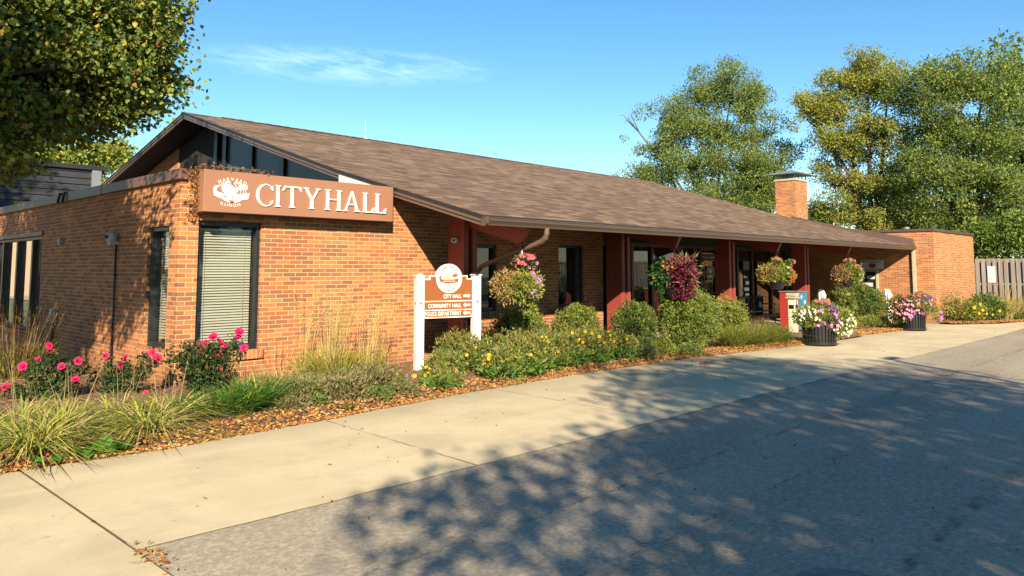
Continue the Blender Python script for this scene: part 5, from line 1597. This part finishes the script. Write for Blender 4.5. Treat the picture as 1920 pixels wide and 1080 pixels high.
D = rng.normal(size=(m, 3)); D[:, 2] *= .3
leaves(b, np.stack([xs, ys, gz(xs) + .03 + rng.uniform(0, .05, m)], 1), D, rng.uniform(.04, .08, m), .035, pick(LIT, m))
o = b.build('leaf_litter', M['straw']); o['kind'] = 'stuff'
b = MB()
m = 420
xs = rng.uniform(-4, 22, m); ys = rng.uniform(-12, -3, m); D = rng.normal(size=(m, 3)); D[:, 2] *= .15
leaves(b, np.stack([xs, ys, gz(xs) + .012 + rng.uniform(0, .004, m)], 1), D, rng.uniform(.02, .05, m), rng.uniform(.008, .022, m), pick([(BRN, 3), (TAN, 2), ((.30, .15, .05), 2)], m))
m = 60
xs = rng.normal(8.3, .10, m); ys = rng.normal(-3.45, .05, m); D = rng.normal(size=(m, 3)); D[:, 2] *= .3
leaves(b, np.stack([xs, ys, gz(xs) + .015 + rng.uniform(0, .02, m)], 1), D, .05, .02, pick([((.20, .07, .03), 1)], m))
o = b.build('scattered_leaves', M['straw']); o['kind'] = 'stuff'
b = MB()
blades(b, (-2.56, -5.95, gz(-2.5) + .005), 26, .045, .10, .7, .3, .006, [(G_YL, 2), (YEL, 1), (TAN, 2)])
m = 46; xs = -2.55 + rng.normal(0, .04, m) * .7; ys = rng.normal(-5.98, .12, m); D = rng.normal(size=(m, 3)); D[:, 2] *= .3
leaves(b, np.stack([xs, ys, gz(xs) + .014 + rng.uniform(0, .01, m)], 1), D, .04, .015, pick(LIT + [(TAN, 3)], m))
o = b.build('joint_weeds', M['straw']); o['kind'] = 'stuff'

# ------------------------------------------------------------------ trees
def tree(label, base, lobes, n_clump, leaf, per, pal, r_trunk, group=None, name='leafy_tree', clump=(.28, .55), seed=1, droop=.1, twigs=0, hmin=0.0, aspect=.6):
    global rng
    keep = rng; rng = np.random.default_rng(seed); rnd = random.Random(seed)
    t = empty(name, base, label, 'tree', group)
    bx, by, bz = base
    lo = [(q[0] - bx, q[1] - by, q[2] - bz, q[3]) for q in lobes]
    vol = np.array([r[3] ** 2 * (r[4] if len(r) > 4 else 1) for r in lobes]); vol /= vol.sum()
    b = MB(); tb = MB()
    top = max(l[2] for l in lo); bot = min(l[2] - l[3] for l in lo)
    cx, cy = np.mean([l[0] for l in lo]), np.mean([l[1] for l in lo])
    fork = Vector((cx * .15, cy * .15, max(1.6, bot * .9 + .3)))
    tb.tube([(0, 0, -.4), (0, 0, .1), tuple(fork * .5), tuple(fork)], [r_trunk * 1.5, r_trunk * 1.15, r_trunk, r_trunk * .85], 10)
    lead = [fork]
    for l in lo:
        c = Vector(l[:3]); m = fork.lerp(c, .5) + Vector((rnd.gauss(0, .2), rnd.gauss(0, .2), .15 * (c.z - fork.z)))
        tb.tube([tuple(fork), tuple(m), tuple(c)], [r_trunk * .42, r_trunk * .26, r_trunk * .10], 6)
        for q in range(4):
            e = c + Vector((rnd.gauss(0, 1), rnd.gauss(0, 1), rnd.gauss(.3, .7))).normalized() * l[3] * .95
            tb.tube([tuple(c.lerp(m, .3)), tuple(c.lerp(e, .5) + Vector((0, 0, .08))), tuple(e)], [r_trunk * .10, r_trunk * .06, r_trunk * .025], 5)
    for k in range(n_clump):
        l = lo[rng.choice(len(lo), p=vol)]
        u = unit(rng.normal(size=(1, 3)))[0]
        if u[2] < -.5: u[2] *= -.4
        c = np.array(l[:3]) + u * l[3] * (rng.random() ** .45) * np.array([1, 1, .95]) * (1.0 + .5 * rng.random() ** 3.5)
        if c[2] < hmin: c[2] = hmin + rng.random() * .3
        r = rng.uniform(*clump)
        m = int(per * (r / clump[1]) ** 2)
        # one bough's colour cast
        w = [(tuple(np.array(p[0]) * rng.uniform(.82, 1.2)), p[1] * rng.uniform(.4, 1.6)) for p in pal]
        leafblob(b, c, (r, r, r * .72), m, leaf, w, aspect=aspect, shell=.30, droop=droop, out=.55, spikes=.9, jit=.28, hexa=leaf < .12)
    for k in range(twigs):
        l = lo[rng.choice(len(lo), p=vol)]; u = unit(rng.normal(size=(1, 3)))[0]; u[2] = abs(u[2]) * .6 + .1
        p = np.array(l[:3]); e = p + u * l[3] * rng.uniform(1.1, 1.5)
        tb.tube([tuple(p), tuple((p + e) / 2 + np.array([0, 0, .1])), tuple(e)], [.03, .015, .005], 4)
    tb.build('trunk', M['bark'], t, smooth=True)
    b.build('crown', M['leaf'], t)
    rng = keep
    return t


# the near tree left of the frame, its crown over the side wall
NL = [(-4.9, .3, 6.6, 3.3), (-4.6, .9, 9.2, 2.6), (-3.6, 2.2, 6.3, 2.6), (-2.4, 2.8, 7.2, 2.3), (-1.6, 3.3, 5.9, 1.6), (-3.2, .8, 5.6, 2.0), (-5.6, -1.8, 6.0, 1.7), (-4.4, 3.2, 5.0, 2.1), (-2.6, 3.4, 4.6, 1.3), (-3.9, 1.6, 11, 1.8), (-1.5, 3.0, 7.6, 1.5), (-5.9, 2.0, 4.2, 1.4), (-3.5, .3, 4.2, 1.1), (-1.0, 3.6, 6.8, 1.0)]
tree('broad linden tree overhanging the side wall at the left of the picture', (-4.9, .6, .05), [q + (.30,) for q in NL] + [(-4.2, -1.6, 4.6, 1.5, 2.2), (-4.7, -2.5, 5.3, 1.2, 2.2), (-4.4, .6, 4.4, 1.6, 2.0), (-4.3, 2.6, 4.6, 1.5, 2.0), (-4.1, 4.2, 4.4, 1.4, 2.0), (-3.3, -.5, 3.9, 1.0, 2.2), (-5.4, -3.3, 6.0, 1.3, 1.6)] + [(-1.66, 1.6, 5.22, 0.69, 6), (-0.88, 1.92, 5.48, 0.66, 6), (-0.6, 1.25, 5.44, 0.57, 6), (-0.12, 1.74, 5.82, 0.36, 6), (-0.14, 1.33, 5.01, 0.32, 6), (-1.39, 2.57, 4.71, 0.74, 6), (-1.01, 1.12, 4.6, 0.65, 6), (-0.3, 1.66, 4.67, 0.52, 6), (-0.02, 1.51, 4.44, 0.25, 6), (-1.63, 1.39, 3.77, 0.56, 6), (-0.76, 2.09, 4.07, 0.51, 6), (-0.57, 1.35, 4.04, 0.39, 6), (-0.22, 1.79, 4.42, 0.31, 6), (-1.87, 1.34, 3.22, 0.23, 6), (-2.27, 1.22, 3.52, 0.63, 6), (-2.36, 1.75, 4.63, 0.8, 6), (-0.71, 1.87, 6.54, 0.92, 6), (-0.07, 1.52, 6.39, 0.39, 6)], 740, .08, 340, PAL_TREE, .22, name='linden_tree', clump=(.32, .58), seed=11, droop=.35, aspect=.75)

LA = [(36.68, 10.2, 12.46, 1.76), (35.88, 11.72, 11.75, 1.61), (37.01, 9.55, 11.28, 1.59), (35.08, 13.11, 10.36, 1.78), (36.15, 11.22, 9.45, 2.4), (37.24, 9.05, 9.32, 1.57), (34.39, 14.21, 8.6, 1.63), (35.37, 12.61, 7.56, 2.41), (36.69, 10.18, 7.15, 2.53), (37.47, 8.56, 7.4, 1.41), (34.03, 14.77, 6.98, 1.3), (33.46, 15.61, 10.96, .6), (33.49, 15.57, 7.32, .8), (37.96, 7.46, 8.44, .8), (37.45, 8.61, 5.52, 1.25)]
LB = [(37.54, 2.87, 12.69, 1.15), (37.32, 3.53, 11.6, 1.59), (37.83, 1.93, 11.41, 1.56), (36.95, 4.57, 10.52, 1.46), (37.46, 3.09, 9.79, 1.72), (36.37, 6.08, 10.96, .65), (36.66, 5.35, 9.84, 1.0), (36.84, 4.88, 8.77, 1.1), (37.19, 3.89, 8.11, 1.6), (37.75, 2.17, 8.27, 1.7), (37.26, 3.71, 6.07, 1.6), (37.65, 2.5, 5.73, 1.7), (36.91, 4.69, 6.7, .8), (37.71, 2.32, 4.02, 1.69), (37.15, 4.01, 4.64, 1.1)]
LC = [(36.49, -.82, 11.51, 1.32), (36.31, -.1, 10.25, 1.59), (36.69, -1.68, 10.86, 1.56), (36.91, -2.79, 11.49, 1.41), (37.02, -3.37, 10.36, 1.52), (36.46, -.7, 8.58, 1.97), (36.84, -2.44, 8.41, 2.05), (36.22, .25, 7.06, 1.59), (36.59, -1.26, 6.17, 1.94), (36.94, -2.96, 6.05, 1.89), (36.31, -.1, 4.65, 1.44), (36.76, -2.03, 4.06, 1.78)]
LD = [(47.04, -2.68, 12.59, 1.7), (47.17, -3.57, 10.29, 2.44), (46.96, -2.21, 7.95, 2.16), (46.9, -1.81, 4.87, 1.85), (47.13, -3.33, 5.41, 2.42), (47.5, -5.5, 11.5, 2.0), (47.5, -5.6, 7.5, 2.5)]
LE = [(45.7, 3.52, 5.07, 1.9), (46.25, 1.37, 3.71, 2.0), (46.0, 2.4, 2.2, 1.8), (46.4, -.4, 3.0, 1.8), (44.9, 5.0, 3.0, 1.6)]
BG = 'tall trees behind the building'
tree('big green tree rising behind the roof ridge left of the chimney', (36.0, 11.4, -.4), LA + [(36.3, 11.0, 5.2, 2.2), (35.2, 12.8, 5.4, 2.0), (37.0, 9.4, 5.2, 1.9), (36.6, 10.4, 3.4, 2.2)], 500, .12, 430, PAL_TREEA, .30, BG, clump=(.22, .80), seed=21, twigs=26)
tree('tall yellowing tree just right of the chimney', (37.6, 2.9, -.4), [(x, y, z - .1, r) for x, y, z, r in LB], 330, .12, 430, PAL_TREEB, .30, BG, clump=(.20, .70), seed=22, twigs=14)
tree('tall green tree behind the flat roofed brick wing', (36.9, -1.4, -.4), [(x, y, z - .55, r) for x, y, z, r in LC], 350, .12, 430, PAL_TREEC, .30, BG, clump=(.22, .75), seed=23, twigs=8)
tree('dark tree at the right edge behind the other tall trees', (47.3, -3.8, -.5), LD, 190, .26, 170, PAL_DARK + [(G_LT, 1)], .35, BG, clump=(.6, 1.0), seed=24)
tree('low dark tree filling the gap under the tall crowns', (46.2, 2.0, -.5), LE, 120, .26, 170, PAL_DARK, .25, BG, clump=(.6, 1.0), seed=25)
SU = [((.12, .20, .035), 4), ((.20, .28, .05), 4), (G_MD, 2)]
tree('bright yellow green sumac leaning over the cedar fence', (33.3, -4.0, -.3), [(32.99, -3.57, 3.13, .6), (33.0, -3.1, 2.7, .6), (33.2, -4.25, 3.5, .75), (33.3, -4.6, 2.7, .75), (33.0, -2.9, 3.3, .4), (33.6, -5.4, 3.2, .8), (33.1, -3.4, 1.8, .7), (33.4, -4.8, 1.9, .8), (34.0, -6.0, 2.4, 1.0), (33.3, -2.6, 2.2, .6)], 150, .22, 110, SU, .09, 'small sumac trees', name='sumac_tree', clump=(.25, .5), seed=26, droop=.5, aspect=.3)
tree('small sumac with reddish tips right behind the chimney', (36.7, 5.4, -.35), [(36.65, 5.37, 4.9, .64), (36.5, 5.8, 4.4, .55), (36.8, 5.0, 4.3, .55), (36.6, 5.5, 3.6, .7)], 50, .22, 110, SU + [((.36, .14, .05), 1.3)], .09, 'small sumac trees', name='sumac_tree', clump=(.25, .45), seed=27, droop=.5, aspect=.3)
tree('sunlit tree far behind the dark rear siding', (11.6, 47.2, -.1), [(10.82, 47.48, 9.0, 1.3), (12.34, 47.06, 9.2, 1.4), (13.91, 46.58, 9.2, 1.4), (14.85, 46.27, 9.4, 1.3), (9.3, 47.8, 8.7, 1.2), (12, 47, 7, 2.2)], 90, .30, 130, [(G_LT, 4), (G_YL, 3), (G_MD, 3)], .3, 'far trees behind the rear wing', clump=(.6, 1.0), seed=28)
tree('second sunlit tree farther left behind the rear siding', (5.5, 50, -.1), [(5, 50, 8.6, 1.8), (7.2, 49.5, 8.8, 1.7), (2.5, 50.5, 8.4, 2.0), (5, 50, 6, 2.4)], 90, .30, 130, [(G_LT, 4), (G_YL, 3), (G_MD, 3)], .3, 'far trees behind the rear wing', clump=(.6, 1.0), seed=29)
t = empty('utility_pole', (14.2, 48.6, -.1), 'pale utility pole with two crossarms behind the rear wing', 'utility pole')
b = MB(); b.tube([(0, 0, 0), (0, 0, 10.4)], [.16, .11], 8); b.build('pole', M['tan'], t, smooth=True)
for z in (9.55, 10.05):
    b = MB(); b.box(-1.1, 1.1, -.06, .06, z, z + .13); b.build('crossarm', M['cream'], t)

# trees behind the photographer: they throw the dappled shade on the drive
SH = 'parking lot trees across the drive'
T1 = [(-4.6, -19.6, 7.0, 2.7), (-3.4, -20.8, 8.6, 2.2), (-5.4, -18.8, 9.2, 1.7), (-4.0, -20.0, 10.0, 1.3), (-2.6, -21.6, 6.6, 2.2), (-5.8, -18.6, 6.2, 2.0), (-4.5, -19.8, 4.4, 2.0)]
tree('parking lot maple across the drive, seen only by its wide shadow', (-4.4, -19.9, 0), T1, 220, .15, 210, PAL_TREEC, .2, SH, clump=(.45, .8), seed=31)
T2 = [(-8.4, -18.0, 6.0, 1.9), (-7.8, -18.8, 7.6, 1.3), (-8.8, -17.6, 4.6, 1.7), (-7.2, -19.2, 5.4, 1.6)]
tree('smaller parking lot maple across the drive, left of the wide one', (-8.0, -18.4, 0), [(q[0] + .50, q[1] - .42, q[2], q[3]) for q in T2], 130, .15, 210, PAL_TREEC, .16, SH, clump=(.4, .7), seed=32)
row = tree('unseen leafy tree in the row along the far side of the parking lot, screening low sky', (-2, -35, 0), [(-2, -35, 5.6, 3.0), (-4, -34.5, 4.4, 2.4), (0.4, -35.2, 4.6, 2.4), (-2, -35, 8.0, 2.0), (-1, -34.4, 2.8, 2.2)], 130, .28, 130, PAL_TREEC, .22, 'row of trees along the far side of the parking lot', clump=(.6, 1.0), seed=41)  # out-of-view row added to block low sky light from the porch
for k, xx in enumerate((-26, -19, -11, 6.5, 14, 22, 30)):
    c = row.copy(); COL.objects.link(c); c.location = (xx, -35 + (k % 3) * 1.3, 0); c.rotation_euler = (0, 0, k * 1.3); f = (1.0, .9, 1.1)[k % 3]; c.scale = (f, f, f)
    for ch in row.children:
        d = ch.copy(); COL.objects.link(d); d.parent = c
t = empty('lamp_post', (3.3, -16.2, gz(3.3)), 'slim parking lot lamp post across the drive whose shadow reaches the apron', 'lamp post')
b = MB(); b.tube([(0, 0, 0), (0, 0, 7.0)], [.08, .055], 8); b.build('pole', M['galv'], t, smooth=True)
b = MB(); b.box(-.1, .5, -.09, .09, 6.95, 7.05); b.build('lamp_head', M['galv'], t, bevel=.03)
tree('unseen tree added beside the side wall to shade it and the rear siding', (-6.9, 7.5, .05), [(-6.5, 7.3, 8.4, 2.4), (-6.9, 7.6, 6.0, 2.2), (-5.4, 8.6, 9.3, 1.7), (-7.6, 6.4, 9.4, 1.9), (-5.2, 9.0, 6.6, 1.6), (-6.4, 6.0, 5.4, 1.6)], 150, .12, 260, PAL_TREE, .2, name='linden_tree', clump=(.4, .7), seed=34)  # out-of-frame tree added to shade the side wall and siding
# house across the side street, mirrored in the wide side window
t = empty('house', (-9, 46, 0), 'tan sided house across the side street', 'house')
b = MB(); b.box(-6, 6, -4, 4, -.5, 4.2); b.build('walls', M['tanhouse'], t)
b = MB(); b.prism([(-4.5, 4.15), (4.5, 4.15), (0, 6.6)], 0, -6.4, 6.4); b.build('roof', M['shingle'], t)
for x in (-3.6, 3.4):
    b = MB(); b.box(x - .6, x + .6, -4.05, -4.002, 1.4, 2.9); b.build('window', M['bronze'], t)
b = MB(); b.box(-.5, .5, -4.05, -4.002, 0, 2.2); b.build('door', M['white'], t)
tree('roadside tree beside the tan house across the side street', (-4, 38, 0), [(-4, 38, 5.5, 2.4), (-3, 38.5, 7.5, 1.8), (-5, 37.5, 7, 1.8)], 60, .3, 120, PAL_TREEC, .25, clump=(.6, 1.0), seed=33)
